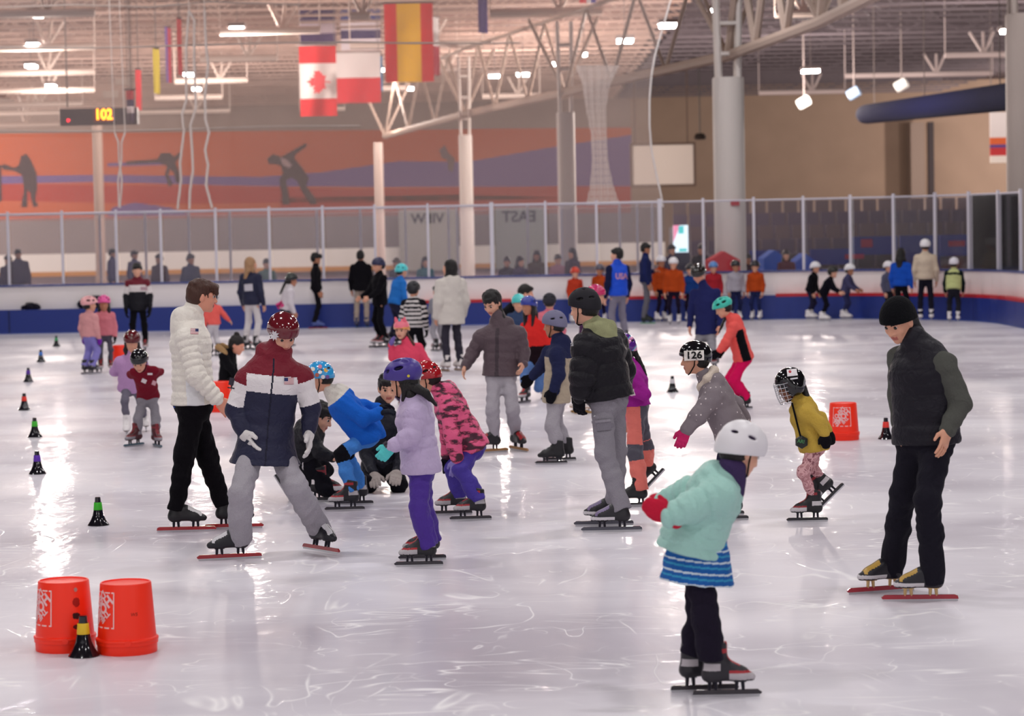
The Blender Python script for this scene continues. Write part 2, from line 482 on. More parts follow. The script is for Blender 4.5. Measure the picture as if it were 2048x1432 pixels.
# ice
def ice_mat():
    m = bpy.data.materials.new('ice'); m.use_nodes = True; N, L = nt(m); b = N['Principled BSDF']
    tc = N.new('ShaderNodeTexCoord')
    def noise(scale, stretch, rot=0, detail=3, dist=0):
        mp = N.new('ShaderNodeMapping'); mp.inputs['Scale'].default_value = stretch; mp.inputs['Rotation'].default_value = (0, 0, rad(rot))
        L.new(tc.outputs['Object'], mp.inputs[0]); n = N.new('ShaderNodeTexNoise'); n.inputs['Scale'].default_value = scale
        n.inputs['Detail'].default_value = detail; n.inputs['Distortion'].default_value = dist; L.new(mp.outputs[0], n.inputs['Vector'])
        return n.outputs['Fac']
    def ramp(src, p0, c0, p1, c1):
        r = N.new('ShaderNodeValToRGB'); e = r.color_ramp.elements
        e[0].position = p0; e[0].color = c0; e[1].position = p1; e[1].color = c1; L.new(src, r.inputs['Fac']); return r.outputs['Color']
    def mix(a, b_, fac=None, mode='MIX', f=1.0):
        x = N.new('ShaderNodeMixRGB'); x.blend_type = mode; x.inputs['Fac'].default_value = f
        if fac is not None: L.new(fac, x.inputs['Fac'])
        L.new(a, x.inputs['Color1']); L.new(b_, x.inputs['Color2']); return x.outputs['Color']
    base = ramp(noise(.5, (.5, .9, 1), 0, 6, .6), .32, lin('#b9b2bd'), .62, lin('#e4e0e7'))
    def thin(scale, stretch, rot, dist, w):
        n = noise(scale, stretch, rot, 2, dist)
        s = N.new('ShaderNodeMath'); s.operation = 'SUBTRACT'; s.inputs[1].default_value = .5; L.new(n, s.inputs[0])
        a = N.new('ShaderNodeMath'); a.operation = 'ABSOLUTE'; L.new(s.outputs[0], a.inputs[0])
        return ramp(a.outputs[0], 0, (1, 1, 1, 1), w, (0, 0, 0, 1))
    scr = None
    for sc, st, ro, di, w in ((1.1, (1, .5, 1), 20, 1.2, .012), (1.6, (.5, 1, 1), -35, .8, .010), (.8, (1, 1, 1), 70, 2.0, .008), (2.4, (.3, 1.2, 1), 8, .5, .014)):
        t = thin(sc, st, ro, di, w)
        brk = ramp(noise(1.7, (1, 1, 1), ro * 3, 2), .48, (0, 0, 0, 1), .62, (1, 1, 1, 1))
        t = mix(t, brk, None, 'MULTIPLY'); scr = t if scr is None else mix(scr, t, None, 'LIGHTEN')
    wht = N.new('ShaderNodeRGB'); wht.outputs[0].default_value = lin('#f8f5f6')
    half = N.new('ShaderNodeMath'); half.operation = 'MULTIPLY'; half.inputs[1].default_value = .95; L.new(scr, half.inputs[0])
    colr = mix(base, wht.outputs[0], half.outputs[0])
    L.new(colr, b.inputs['Base Color'])
    rg = ramp(noise(.9, (1, .4, 1), 0, 4), .35, (.34, .34, .34, 1), .7, (.55, .55, .55, 1))
    L.new(mix(rg, scr, None, 'ADD', .35), b.inputs['Roughness'])
    b.inputs['Specular IOR Level'].default_value = .4; b.inputs['IOR'].default_value = 1.31
    b.inputs['Coat Weight'].default_value = .13; b.inputs['Coat Roughness'].default_value = .07; b.inputs['Coat IOR'].default_value = 1.31
    bp = N.new('ShaderNodeBump'); bp.inputs['Strength'].default_value = .16; bp.inputs['Distance'].default_value = .02
    hs = mix(ramp(noise(3.5, (1, .5, 1), 0, 3), .3, (0, 0, 0, 1), .7, (1, 1, 1, 1)), scr, None, 'ADD', .3)
    L.new(hs, bp.inputs['Height']); L.new(bp.outputs['Normal'], b.inputs['Normal']); L.new(bp.outputs['Normal'], b.inputs['Coat Normal'])
    return m
P = board_path(); mb = MB()
mb.add([(-18, -6, 0)] + [(x, y, 0) for x, y in P], [tuple(range(len(P) + 1))][::-1])
ice = mb.build('floor', ice_mat()); ice['kind'] = 'structure'
mb = MB(); mb.box((-60, -7, -.2), (60, 152, -.03)); mb.build('floor_concourse', M('#75696f', 'paint'))['kind'] = 'structure'

# far wall, side closing walls and roof deck
WY = 150.0
mb = MB(); xm = D(1262, 300, WY).x
mb.box((-60, WY, -.2), (xm, WY + .4, 10.6)); mb.build('wall_north', M('#a08f88', 'wall'))['kind'] = 'structure'
mb = MB(); mb.box((xm, WY, -.2), (60, WY + .4, 10.6)); mb.build('wall_east', M('#a08a7a', 'wall'))['kind'] = 'structure'
mb = MB(); mb.box((-60, 60, 10.6), (6.5, WY + .4, 10.9)); mb.build('ceiling', M('#7b5c54', 'wall'))['kind'] = 'structure'
mb = MB(); mb.box((6.5, 60, 10.6), (60, WY + .4, 10.9)); mb.build('ceiling', M('#5a5054', 'wall'))['kind'] = 'structure'
mb = MB(); mb.box((-60, -8, 10.6), (60, 60, 10.9)); mb.build('ceiling', M('#5d5152', 'wall'))['kind'] = 'structure'

# boards
mb = MB(); strip(mb, -.2, .1, 0, .53)
bo = empty('dasher_boards', (0, BY, 0), 'white and blue rink boards running round the far end of the ice', 'rink boards', kind='structure')
mb.build('kick_panel', M('#1d3386', 'plastic'), bo)
mb = MB(); strip(mb, .005, .1, .53, 1.04); mb.build('upper_panel', M('#fbf2ef', 'plastic'), bo)
mb = MB(); strip(mb, -.03, .14, 1.04, 1.08); mb.build('cap_rail', M('#3a4a8c', 'plastic'), bo)
for xa, xb in ((D(1545, 600, BY).x, 99), (D(830, 600, BY).x, D(1066, 600, BY).x), (D(1225, 600, BY).x, D(1440, 600, BY).x)):
    mb = MB(); strip(mb, -.212, .004, .5, .565, x0=xa, x1=xb, y0=30); mb.build('red_band', M('#c3202b', 'plastic'), bo)
mb = MB(); strip(mb, -.21, .02, .0, .03); mb.build('ice_line', M('#2f4a9a', 'plastic'), bo)
mb = MB()
for px in (22, 1600, 1700):
    p = D(px, 640, BY); 
    if px < 1500: mb.box((p.x - .012, BY - .215, .02), (p.x + .012, BY + .02, .52))
mb.build('panel_seam', M('#101c50', 'plastic'), bo)

# glass with posts on the boards
def thin_glass(name, tint='#f4f4f8', op=.12):
    m = bpy.data.materials.new(name); m.use_nodes = True; N, L = nt(m); N.remove(N['Principled BSDF']); out = N['Material Output']
    t = N.new('ShaderNodeBsdfTransparent'); t.inputs[0].default_value = (.97, .97, .98, 1)
    d = N.new('ShaderNodeBsdfDiffuse'); d.inputs[0].default_value = lin(tint)
    g = N.new('ShaderNodeBsdfGlossy'); g.inputs[0].default_value = (1, 1, 1, 1); g.inputs['Roughness'].default_value = .08
    a = N.new('ShaderNodeMixShader'); a.inputs[0].default_value = op; L.new(t.outputs[0], a.inputs[1]); L.new(d.outputs[0], a.inputs[2])
    f = N.new('ShaderNodeFresnel'); f.inputs[0].default_value = 1.25
    c = N.new('ShaderNodeMixShader'); L.new(f.outputs[0], c.inputs[0]); L.new(a.outputs[0], c.inputs[1]); L.new(g.outputs[0], c.inputs[2])
    L.new(c.outputs[0], out.inputs[0]); return m
GL = thin_glass('hazed_glass', '#e0d8e6', .10); GLC = thin_glass('clear_glass', '#e0d8e2', .03)  # white haze of the net is mixed into the first panes' colour
POST = M('#c9c6d6', 'metal'); POSTW = M('#dcd8e2', 'plastic')
def on_path(px, off=.06):
    """where the viewing line through that column of the picture meets the board line"""
    best = None
    P = board_path(off)
    for (ax, ay), (bx, by) in zip(P, P[1:]):
        d = ray(px, 560); k = d.x / d.y
        den = (bx - ax) - k * (by - ay)
        if abs(den) < 1e-9: continue
        t = (k * ay - ax) / den
        if 0 <= t <= 1:
            y = ay + t * (by - ay)
            if y > 20 and (best is None or y < best[1]): best = (ax + t * (bx - ax), y)
    return best
posts = [-92, 22, 130, 238, 327, 437, 544, 651, 755, 861, 990, 1096, 1198, 1326, 1411, 1512, 1611, 1705, 1791, 1874, 1941, 1999, 2043]
GH = 2.64
ORD = 'first second third fourth fifth sixth seventh eighth ninth tenth eleventh twelfth thirteenth'.split()
for i, (pa, pb) in enumerate(zip(posts, posts[1:])):
    a, b = on_path(pa), on_path(pb)
    left = pb <= 1326
    lab = f'hazed clear rink glass panel, {ORD[max(0,12-i)]} from the white corner post' if left else \
          f'clear rink glass panel toward the corner, {ORD[i-13]} beyond the white corner post'
    g = empty('glass_panel', ((a[0]+b[0])/2, (a[1]+b[1])/2, 1.08), lab, 'glass panel', 'rink glass panels on the boards')
    v = Vector((b[0]-a[0], b[1]-a[1], 0)); L_ = v.length; v.normalize(); nrm = Vector((-v.y, v.x, 0))
    c = Vector(((a[0]+b[0])/2, (a[1]+b[1])/2, (1.08 + GH) / 2))
    mb = MB(); mb.obox(c, (v, nrm, Vector((0, 0, 1))), (L_/2 - .03, .006, (GH - 1.08) / 2)); mb.build('pane', GL if left else GLC, g)
    w = .045 if pb in (990, 1326) else .028
    b = Vector((b[0], b[1], 0)) - v * (w + .004); mb = MB(); mb.obox((b[0], b[1], (1.08 + GH + .07) / 2), (v, nrm, Vector((0, 0, 1))), (w, w, (GH + .07 - 1.08) / 2)); mb.build('post', POSTW, g)
    a = Vector((a[0], a[1], 0)) + v * .006; mb = MB(); mb.tube([(a[0], a[1], GH), (b[0], b[1], GH)], .028 if left else .02, 6); mb.build('top_rail', POSTW, g)

# second sheet beyond: posts, white far boards with a yellow kick strip
r2 = empty('far_rink_boards', (0, 131, 0), 'white boards with a yellow kick strip on the rink beyond the glass', 'rink boards', kind='structure')
x0, x1 = D(-60, 500, 131).x, D(1330, 500, 131).x
mb = MB(); mb.box((x0, 131, .25), (x1, 131.2, 1.2)); mb.build('upper_panel', M('#f1ece6', 'plastic'), r2)
mb = MB(); mb.box((x0, 130.97, 0), (x1, 131.2, .25)); mb.build('kick_panel', M('#c98a3e', 'plastic'), r2)
mb = MB(); mb.box((x0, 131.05, 1.2), (x1, 131.15, 3.1)); mb.build('glass_line', thin_glass('far_glass', '#9d9796', .3), r2)
far_posts = [202, 293, 380, 462, 636, 723, 813, 899, 916, 1057, 1125, 1241, 1276, 1306]
for k, px in enumerate(far_posts):
    p = D(px, 540, 66.0)
    mb = MB(); mb.box((p.x-.03, p.y-.03, 0), (p.x+.03, p.y+.03, 2.72))
    tag(mb.build('barrier_post', POSTW, loc=(p.x, p.y, 0)), f'thin pale post behind the rink glass, {ORD[k] if k < 13 else "fourteenth"} toward the corner post', 'post', 'posts behind the rink glass')
mb = MB(); mb.box((D(-60,560,64).x, 64, .1), (D(1320,560,64).x, 64.5, .5)); tag(mb.build('bench', M('#5f5a6c', 'paint'), loc=(-8, 64, 0)), 'long low grey bench behind the rink glass', 'bench')
# window panels with mirrored words on the far rink
def word_sign(px, py, Y, txt, hm, w, h, panel, label, name):
    c = D(px, py, Y); e = empty(name, c, label, 'sign')
    mb = MB(); mb.box((c.x - w/2, Y - .05, -.02), (c.x + w/2, Y + .05, c.z + .5)); mb.build('panel', M(panel, 'paint'), e)
    V, F = text_mesh(txt, hm * 1.3)
    mb = MB(); mb.add([(c.x - x, Y - .07, c.z + y) for x, y, _ in V], F); mb.build('lettering', M('#1e1a22', 'print'), e)
word_sign(1038, 434, 128, 'EAST', .62, 2.6, 2.3, '#7f8280', 'grey window panel with the mirrored word EAST', 'window_sign')
word_sign(855, 438, 128, 'VIEW', .55, 3.0, 2.2, '#97948f', 'pale window panel with the mirrored word VIEW', 'window_sign')

# mural on the far wall
def murY(pts, dy): return [tuple(D(x, y, WY - dy)) for x, y in pts]
mur = empty('mural', (D(600, 440, WY).x, WY, 2.2), 'long orange and violet wall mural of racing skaters', 'mural')
mb = MB()
def poly(pts, m, dy): mb.add(murY(pts, dy), [tuple(range(len(pts)))], m)
poly([(-40, 268), (1262, 255), (1262, 425), (-40, 442)], 0, .03)
mb.build('backing', [M('#c0603f', 'print')], mur)
mb = MB(); poly([(-40, 368), (400, 372), (700, 378), (1262, 372), (1262, 392), (900, 402), (300, 408), (-40, 400)], 0, .05)
poly([(560, 395), (1262, 385), (1262, 412), (560, 420)], 0, .05); mb.build('red_band', M('#ad3a32', 'print'), mur)
mb = MB(); poly([(-40, 352), (240, 350), (520, 354), (640, 345), (800, 322), (1262, 330), (1262, 372), (800, 374), (500, 372), (200, 364), (-40, 369)], 0, .06)
poly([(215, 326), (330, 322), (330, 330), (215, 333)], 0, .06)
poly([(900, 330), (1100, 295), (1262, 270), (1262, 330)], 0, .055)
poly([(225, 415), (270, 405), (340, 415), (380, 430), (215, 432)], 0, .06); mb.build('violet_swoosh', M('#6d5a92', 'print'), mur)
DK = M('#3c3037', 'print')
mb = MB(); poly([(38,330),(42,312),(52,308),(60,318),(72,345),(74,375),(70,400),(76,412),(66,414),(60,385),(54,380),(54,414),(42,414),(48,380),(44,350),(28,342),(8,340),(0,332),(8,328),(28,336)], 0, .08)
poly([(-10,325),(2,332),(4,400),(-10,410)], 0, .08); mb.build('pair_figure', DK, mur)
mb = MB(); poly([(252,323),(315,318),(322,306),(340,306),(348,314),(364,300),(362,312),(350,325),(358,345),(360,365),(352,366),(348,346),(340,338),(336,350),(346,368),(338,374),(330,350),(334,332),(318,326),(252,329)], 0, .08); mb.build('gliding_figure', DK, mur)
mb = MB(); poly([(534,318),(546,308),(562,314),(580,304),(612,286),(614,292),(592,308),(588,316),(604,336),(618,356),(612,372),(630,396),(634,408),(622,410),(604,384),(594,362),(584,356),(572,360),(576,384),(580,408),(566,410),(562,380),(558,360),(566,346),(562,332),(548,328),(538,328)], 0, .08); mb.build('racing_figure', DK, mur)
mb = MB(); poly([(878,300),(890,290),(896,305),(910,318),(906,345),(896,340),(894,320),(884,316)], 0, .08); mb.build('distant_figure', M('#6f5a5e', 'print'), mur)
mb = MB(); poly([(560,296+20),(572,318),(584,330),(578,336),(566,330)], 0, .1); mb.build('racing_badge', M('#a98f92', 'print'), mur)

# roof framing: joists, bottom chords with struts
WHT = M('#e6d5cb', 'paint'); GRY = M('#6f666c', 'paint')
for i in range(28):
    Y = 74 + i * 2.7
    for (xa, xb, mt) in ((-20 - (Y - 74) * .12, 6.4, M('#c2a79c', 'paint')), (6.6, 26, GRY)):
        mb = MB(); z0, z1 = 9.75, 10.45
        mb.box((xa, Y-.05, z1), (xb, Y+.05, z1+.12)); mb.box((xa, Y-.04, z0), (xb, Y+.04, z0+.09))
        n = int((xb - xa) / 2.2)
        for k in range(n):
            xs = xa + (xb - xa) * k / n; xe = xa + (xb - xa) * (k + 1) / n; xmid = (xs + xe) / 2
            for (p, q) in (((xs, z0+.05), (xmid, z1+.05)), ((xmid, z1+.05), (xe, z0+.05))):
                dx = .035
                mb.add([(p[0]-dx, Y, p[1]), (p[0]+dx, Y, p[1]), (q[0]+dx, Y, q[1]), (q[0]-dx, Y, q[1]),
                        (p[0]-dx, Y+.05, p[1]), (p[0]+dx, Y+.05, p[1]), (q[0]+dx, Y+.05, q[1]), (q[0]-dx, Y+.05, q[1])],
                       [(0,1,2,3),(7,6,5,4),(0,3,7,4),(1,5,6,2)])
        mb.build('beam_joist', mt)['kind'] = 'structure'
CHORD = [(-60, 190, 31), (-60, 190, 98), (-60, 190, 148), (-60, 190, 183), (-60, 165, 211), (-60, 120, 228), (-60, 120, 251),
         (440, 640, 65), (400, 555, 120), (350, 495, 163), (310, 445, 196), (280, 460, 224), (600, 690, 219),
         (700, 965, 92), (980, 1205, 28), (865, 915, 140), (965, 1080, 193), (755, 812, 178), (700, 740, 35), (1550, 1640, 30),
         (1518, 1690, 186), (1690, 1985, 151), (1890, 2015, 112)]
for k, (xa, xb, y) in enumerate(CHORD):
    hz = 475 - .0195 * (xa + xb) / 2
    Y = 6.26 * FPX / (hz - y)
    a, b = D(xa, y, Y), D(xb, y, Y); a.z = b.z = 8.4
    mb = MB(); r = .12
    mb.tube([a, b], r, 8)
    m_ = a.lerp(b, .62)
    for sx in (-.55, .1, .6): mb.tube([m_, (m_.x + sx * .8, m_.y + .5, 9.3)], .055, 6)
    for p in (a, b): mb.tube([p, (p.x, p.y, 10.5)], .022, 5)
    mb.build('beam_chord', WHT if k < 20 else M('#cfc0be', 'paint'))['kind'] = 'structure'
# long lattice girder on the column line
gp = [(770, 272), (930, 228), (1130, 185), (1455, 112), (1640, 44), (1790, -30)]
gy = [102, 83.7, 71, 57.4, 50, 44]
pts = [D(x, y, Y) for (x, y), Y in zip(gp, gy)]
mb = MB()
mb.tube(pts, .13, 8); mb.tube([p + Vector((0, 0, 2.2)) for p in pts], .06, 8)
for p, q in zip(pts, pts[1:]):
    n = 3
    for k in range(n):
        s, e = p.lerp(q, k / n), p.lerp(q, (k + 1) / n); m_ = (s + e) / 2 + Vector((0, 0, 2.2))
        mb.tube([s, m_], .05 if q.y > 56 else .085, 6); mb.tube([m_, e], .05 if q.y > 56 else .085, 6)
        if k == 0: mb.tube([s, s + Vector((1.0, 1.0, 2.2))], .06, 6); mb.tube([s, s + Vector((-1.0, 1.0, 2.2))], .06, 6)
mb.build('beam_girder', M('#b8a396', 'paint'))['kind'] = 'structure'

# columns
def column(px0, px1, ytop, Y, lattice=True, mat='#ddd5cf', red=None):
    hz = 475 - .0195 * (px0 + px1) / 2
    a, b = D(px0, 400, Y), D(px1, 400, Y); c = (a + b) / 2; r = (b.x - a.x) / 2
    zt = D((px0 + px1) / 2, ytop, Y).z
    mb = MB()
    mb.lathe((c.x, c.y, 0), [(r*1.15, 0), (r*1.15, .25), (r, .27), (r, zt-.05), (r*.97, zt)], 28)
    if lattice:
        for sx, sy in ((-1,-1),(1,-1),(1,1),(-1,1)):
            mb.tube([(c.x+sx*r*.6, c.y+sy*r*.6, zt-.02), (c.x+sx*r*.75, c.y+sy*r*.6, zt + 2.6)], r*.2, 6)
        for z in (.5, 1.2, 1.9): mb.box((c.x-r*.7, c.y-r*.7, zt+z), (c.x+r*.7, c.y+r*.7, zt+z+.08))
    o = mb.build('column', M(mat, 'paint'), smooth=True); o['kind'] = 'structure'; return c, r
c, r = column(1428, 1491, 155, 57.0)
mb = MB(); mb.lathe((c.x, c.y, 0), [(r+.004, D(1470, 413, 57).z), (r+.004, D(1470, 400, 57).z)], 28, caps=(False, False)); 
e = D(1470, 406, 57 - r); sg = MB(); sg.box((e.x-.1, e.y-.03, e.z-.06), (e.x+.1, e.y+.02, e.z+.07))
tag(sg.build('wall_notice', M('#b5343c', 'print'), loc=e), 'small red notice fixed to the thick white column', 'notice')
column(2014, 2084, 28, 52.0, mat='#b3a59d')
column(919, 947, 270, 82, mat='#d9cfc9'); column(1116, 1153, 225, 71, mat='#e2dad6'); column(749, 768, 285, 101, False, '#b9a79f'); column(188, 208, 250, 110, False, '#9f8a80')
mb = MB(); a = D(1836, 400, 149); mb.box((a.x-.5, 148.4, 0), (a.x+.35, 149.9, 8)); mb.build('column_pilaster', M('#8b7a70', 'paint'))['kind'] = 'structure'
mb = MB(); a = D(1858, 400, 149); mb.box((a.x-.15, 148.2, 0), (a.x+.2, 148.6, 8)); mb.build('trim_1', M('#332a2e', 'paint'))['kind'] = 'structure'

# net above the boards: fine cords, its free edge drawn in like a curtain
def net_mat(name, cell, w, colr):
    m = bpy.data.materials.new(name); m.use_nodes = True; N, L = nt(m); N.remove(N['Principled BSDF']); out = N['Material Output']
    tc = N.new('ShaderNodeTexCoord'); sp = N.new('ShaderNodeSeparateXYZ'); L.new(tc.outputs['Object'], sp.inputs[0])
    def bars(s):
        a = N.new('ShaderNodeMath'); a.operation = 'MULTIPLY'; a.inputs[1].default_value = 1 / cell; L.new(s, a.inputs[0])
        f = N.new('ShaderNodeMath'); f.operation = 'FRACT'; L.new(a.outputs[0], f.inputs[0])
        c = N.new('ShaderNodeMath'); c.operation = 'LESS_THAN'; c.inputs[1].default_value = w / cell; L.new(f.outputs[0], c.inputs[0]); return c.outputs[0]
    mx = N.new('ShaderNodeMath'); mx.operation = 'MAXIMUM'; L.new(bars(sp.outputs['X']), mx.inputs[0]); L.new(bars(sp.outputs['Z']), mx.inputs[1])
    t = N.new('ShaderNodeBsdfTransparent'); d = N.new('ShaderNodeBsdfDiffuse'); d.inputs[0].default_value = lin(colr)
    tr = N.new('ShaderNodeBsdfTranslucent'); tr.inputs[0].default_value = lin(colr)
    dm = N.new('ShaderNodeMixShader'); dm.inputs[0].default_value = .4; L.new(d.outputs[0], dm.inputs[1]); L.new(tr.outputs[0], dm.inputs[2])
    x = N.new('ShaderNodeMixShader'); L.new(mx.outputs[0], x.inputs[0]); L.new(t.outputs[0], x.inputs[1]); L.new(dm.outputs[0], x.inputs[2])
    L.new(x.outputs[0], out.inputs[0]); return m
NET = net_mat('net_cord', .05, .0085, '#d0c0bb'); NETD = net_mat('net_bunched', .03, .012, '#efe6e2')
NY = BY + .3
net = empty('safety_net', (-6, NY, GH), 'sheer white safety net hung above the glass with its edge drawn in', 'net')
edge = [(1326, 414), (1322, 390), (1312, 345), (1303, 300), (1299, 250), (1299, 200), (1303, 150), (1310, 110), (1330, 40), (1350, -30)]
mb = MB(); n = len(edge)
for i in range(n - 1):
    p, q = D(*edge[i], NY), D(*edge[i+1], NY)
    k = 6
    base = [(-14 + (p.x + 14) * j / k, NY + .02 * math.sin(j * 3), p.z) for j in range(k + 1)] + [(-14 + (q.x + 14) * j / k, NY + .02 * math.sin(j * 3 + 1), q.z) for j in range(k + 1)]
    mb.add(base, [(j, j+1, k+2+j, k+1+j) for j in range(k)])
mb.build('netting', NET, net)
mb = MB(); mb.tube([D(x, y, NY) for x, y in edge], .022, 6); mb.build('edge_rope', M('#efe8e4', 'cloth'), net)
mb = MB()
prof = [(1172, 1240, 410), (1180, 1226, 370), (1184, 1216, 320), (1182, 1214, 270), (1172, 1212, 220), (1165, 1220, 170), (1150, 1240, 130)]
for (l0, r0, y0), (l1, r1, y1) in zip(prof, prof[1:]):
    k = 8; A = []
    for l, r_, y in ((l0, r0, y0), (l1, r1, y1)):
        for j in range(k + 1):
            p = D(l + (r_ - l) * j / k, y, NY + .1); A.append((p.x, NY + .1 + .06 * (j % 2), p.z))
    mb.add(A, [(j, j+1, k+2+j, k+1+j) for j in range(k)])
mb.build('gathered_fold', NETD, net)
for yy in (95, 262):
    mb = MB(); mb.tube([D(x, yy + 3 * math.sin(x * .008) - .012 * x, NY - .05) for x in range(-40, (1050 if yy < 200 else 760), 40)], .022, 5); mb.build('net_rope', M('#c9b9b0', 'cloth'), net)
mb = MB(); mb.tube([D(x, y, NY - .05) for x, y in ((-40, 16), (150, 10), (300, 14), (420, 4), (600, 9))], .022, 5); mb.build('net_rope', M('#c9b9b0', 'cloth'), net)
for k, cp in enumerate([[(378,22),(372,95),(373,200),(364,228),(368,262),(360,325),(362,360),(355,418)], [(378,22),(389,40),(388,120),(392,215),(381,250),(384,300),(386,340),(380,380),(379,418)],
           [(409,20),(412,90),(416,130),(410,190),(411,240),(418,265),(410,300),(416,330),(412,370),(424,416)],
           [(229,265),(237,285),(238,320),(244,360),(240,415)], [(250,265),(243,285),(243,320),(236,360),(238,415)]]):
    mb = MB(); mb.tube([D(x, y, NY - .12 - .12 * k) for x, y in cp], .03 if k < 3 else .022, 6)
    mb.tube([D(*cp[0], NY - .12 - .12 * k), (D(*cp[0], NY).x, NY - .12 - .12 * k, 10.6)], .012, 4)
    tag(mb.build('pull_rope', M('#e9dcd4', 'cloth'), loc=D(*cp[0], NY)), ['white cord hanging before the mural, first of the three thick ones', 'white cord looped beside the first thick cord', 'white cord hanging nearest the maple leaf flag', 'thin pale cord twisted under the scoreboard', 'thin pale cord crossing its twin under the scoreboard'][k], 'cord', 'net cords')

# ------------------------------------------------------------------ roof lamps (housings over the lights, plus the ones in view)
LAMP = emit('lamp_glow', '#fff6f2', 26); HOUS = M('#857a78', 'matte')
def lamp(c, sx, sy, label, group, h=.12, power=0):
    e = empty('ceiling_light', c, label, 'ceiling light', group)
    mb = MB(); mb.box((c[0]-sx/2-.05, c[1]-sy/2-.05, c[2]), (c[0]+sx/2+.05, c[1]+sy/2+.05, c[2]+h)); mb.build('housing', HOUS, e)
    mb = MB(); mb.box((c[0]-sx/2, c[1]-sy/2, c[2]-.10), (c[0]+sx/2, c[1]+sy/2, c[2]-.003)); mb.build('diffuser', LAMP, e)
    mb = MB(); mb.tube([(c[0], c[1], c[2]+h), (c[0], c[1], 10.6)], .015, 5); mb.build('hanger', HOUS, e)
    if power:
        l = bpy.data.lights.new('hall_point_light', 'POINT'); l.shadow_soft_size = .3; l.energy = power; l.color = (1, 0.86, 0.77)
        o = bpy.data.objects.new('hall_point_light', l); COL.objects.link(o); o.location = (0, 0, -1.1); o.parent = e
for i, (px, py, w) in enumerate([(475,55,26),(72,27,20),(67,87,20),(62,130,18),(102,170,16),(114,179,16),(378,147,18),(393,176,14),(1335,48,32),(1250,79,30),(1168,107,10),(1108,126,10),
                      (990,150,24),(1046,147,24),(820,175,12),(762,138,10),(1425,20,10),(1621,140,32),(2008,60,12)]):
    hz = 475 - .0195 * px; zl = 8.6 if i not in (8, 9, 17) else 8.2
    Y = (zl - CAMZ) * FPX / (hz - py)
    p = D(px, py, Y); wm = w / FPX * Y
    lamp((p.x, p.y, p.z), wm, .7, ['bright roof lamp over the hall right above a white chord', 'roof lamp in the top corner beside the first strut', 'roof lamp on the second white chord from the top corner', 'roof lamp on the third white chord from the top corner',
        'upper one of two close roof lamps above the scoreboard', 'lower one of two close roof lamps above the scoreboard', 'roof lamp between the hanging cords', 'faint roof lamp below the one between the cords',
        'large bright roof lamp beside the long girder', 'roof lamp cluster above the drawn-in net', 'small round roof lamp below the net cluster', 'small round roof lamp above the second white column', 'twin roof lamp above the first white column',
        'twin roof lamp beside the girder foot', 'small roof lamp under the yellow and red flag', 'small roof lamp against the pale blue flag', 'small roof lamp above the thick white column', 'wide roof lamp over the brown wall', 'small roof lamp beside the near grey column'][i], 'roof lamps in view', power=[800,350,350,350,350,0,450,450,900,700,500,500,700,700,900,500,500,1100,900][i])
for x, y in ADDED_LAMPS:  # shades for the added wall-brightening lamps, out of view
    mb = MB(); mb.lathe((x, y, 7.1), [(.05, .35), (.2, .3), (.42, 0)], 14, caps=(True, False)); mb.tube([(x, y, 7.4), (x, y, 10.62)], .02, 4); mb.build('trim_added_lamp_shade', HOUS)['kind'] = 'structure'
for x, y in LAMP_ROWS:
    mb = MB(); mb.box((x-.7, y-.32, LAMP_Z-.1), (x+.7, y+.32, LAMP_Z+.05)); mb.tube([(x, y, LAMP_Z), (x, y, 10.62)], .02, 4); mb.build('trim_lamp_housing', HOUS)['kind'] = 'structure'
# track spots on the brown wall side
for i, (px, py) in enumerate([(1608, 204), (1803, 170), (1708, 186)]):
    Y = 100; p = D(px, py, Y)
    e = empty('track_spotlight', p, ['white spotlight can hanging over the brown wall', 'white spotlight can nearer the blue duct', 'dim bluish spotlight can between two white ones'][i], 'spotlight', 'spotlight cans')
    ax = Vector((.8, -.2, .45)).normalized(); u = ax.orthogonal().normalized()
    mb = MB(); mb.lathe(p - ax * .28, [(.2, 0), (.23, .1), (.23, .5), (.12, .56)], 16, ax=(u, ax.cross(u), ax)); mb.build('can', M('#f4f6f2' if i < 2 else '#8fa6c2', 'plastic'), e, smooth=True)
    mb = MB(); mb.tube([p + Vector((0, 0, .1)), (p.x, p.y, 10.62)], .03, 5); mb.build('stem', HOUS, e)

# ------------------------------------------------------------------ things hung from the roof
def flag(name, px0, px1, py0, py1, Y, bands, label, horiz=False, sway=.04, yaw=0):
    """bands: list of (fraction, colour) from one side to the other"""
    a, b = D(px0, py0, Y), D(px1, py1, Y); e = empty(name, ((a.x+b.x)/2, Y, a.z), label, 'flag', 'flags hung from the roof')
    cols = [c for _, c in bands]; fr = [f for f, _ in bands]; nx = 24; nz = 24
    mb = MB(); V = []; cs = np.cumsum([0] + fr)
    for j in range(nz + 1):
        for i in range(nx + 1):
            u, v = i / nx, j / nz
            V.append((a.x + (b.x-a.x)*u, Y + sway * math.sin(u * 9 + v * 2) * (.3 + v) + yaw * (u - .5), a.z + (b.z-a.z)*v))
    ids = []
    F = []
    for j in range(nz):
        for i in range(nx):
            t = ((j if horiz else i) + .5) / (nz if horiz else nx)
            F.append((j*(nx+1)+i, j*(nx+1)+i+1, (j+1)*(nx+1)+i+1, (j+1)*(nx+1)+i)); ids.append(int(np.searchsorted(cs, t) - 1))
    mb.v = V; mb.f = F; mb.m = ids
    mb.build('cloth', [M(c, 'flag') for c in cols], e, smooth=True)
    mb = MB(); mb.tube([(a.x - .05, Y, a.z + .02), (b.x + .05, Y, a.z + .02)], .03, 6); mb.build('pole', HOUS, e)
    mb = MB()
    for x in (a.x + .05, b.x - .05): mb.tube([(x, Y, a.z), (x, Y, 10.6)], .012, 4)
    mb.build('hanger_line', HOUS, e)
    return e
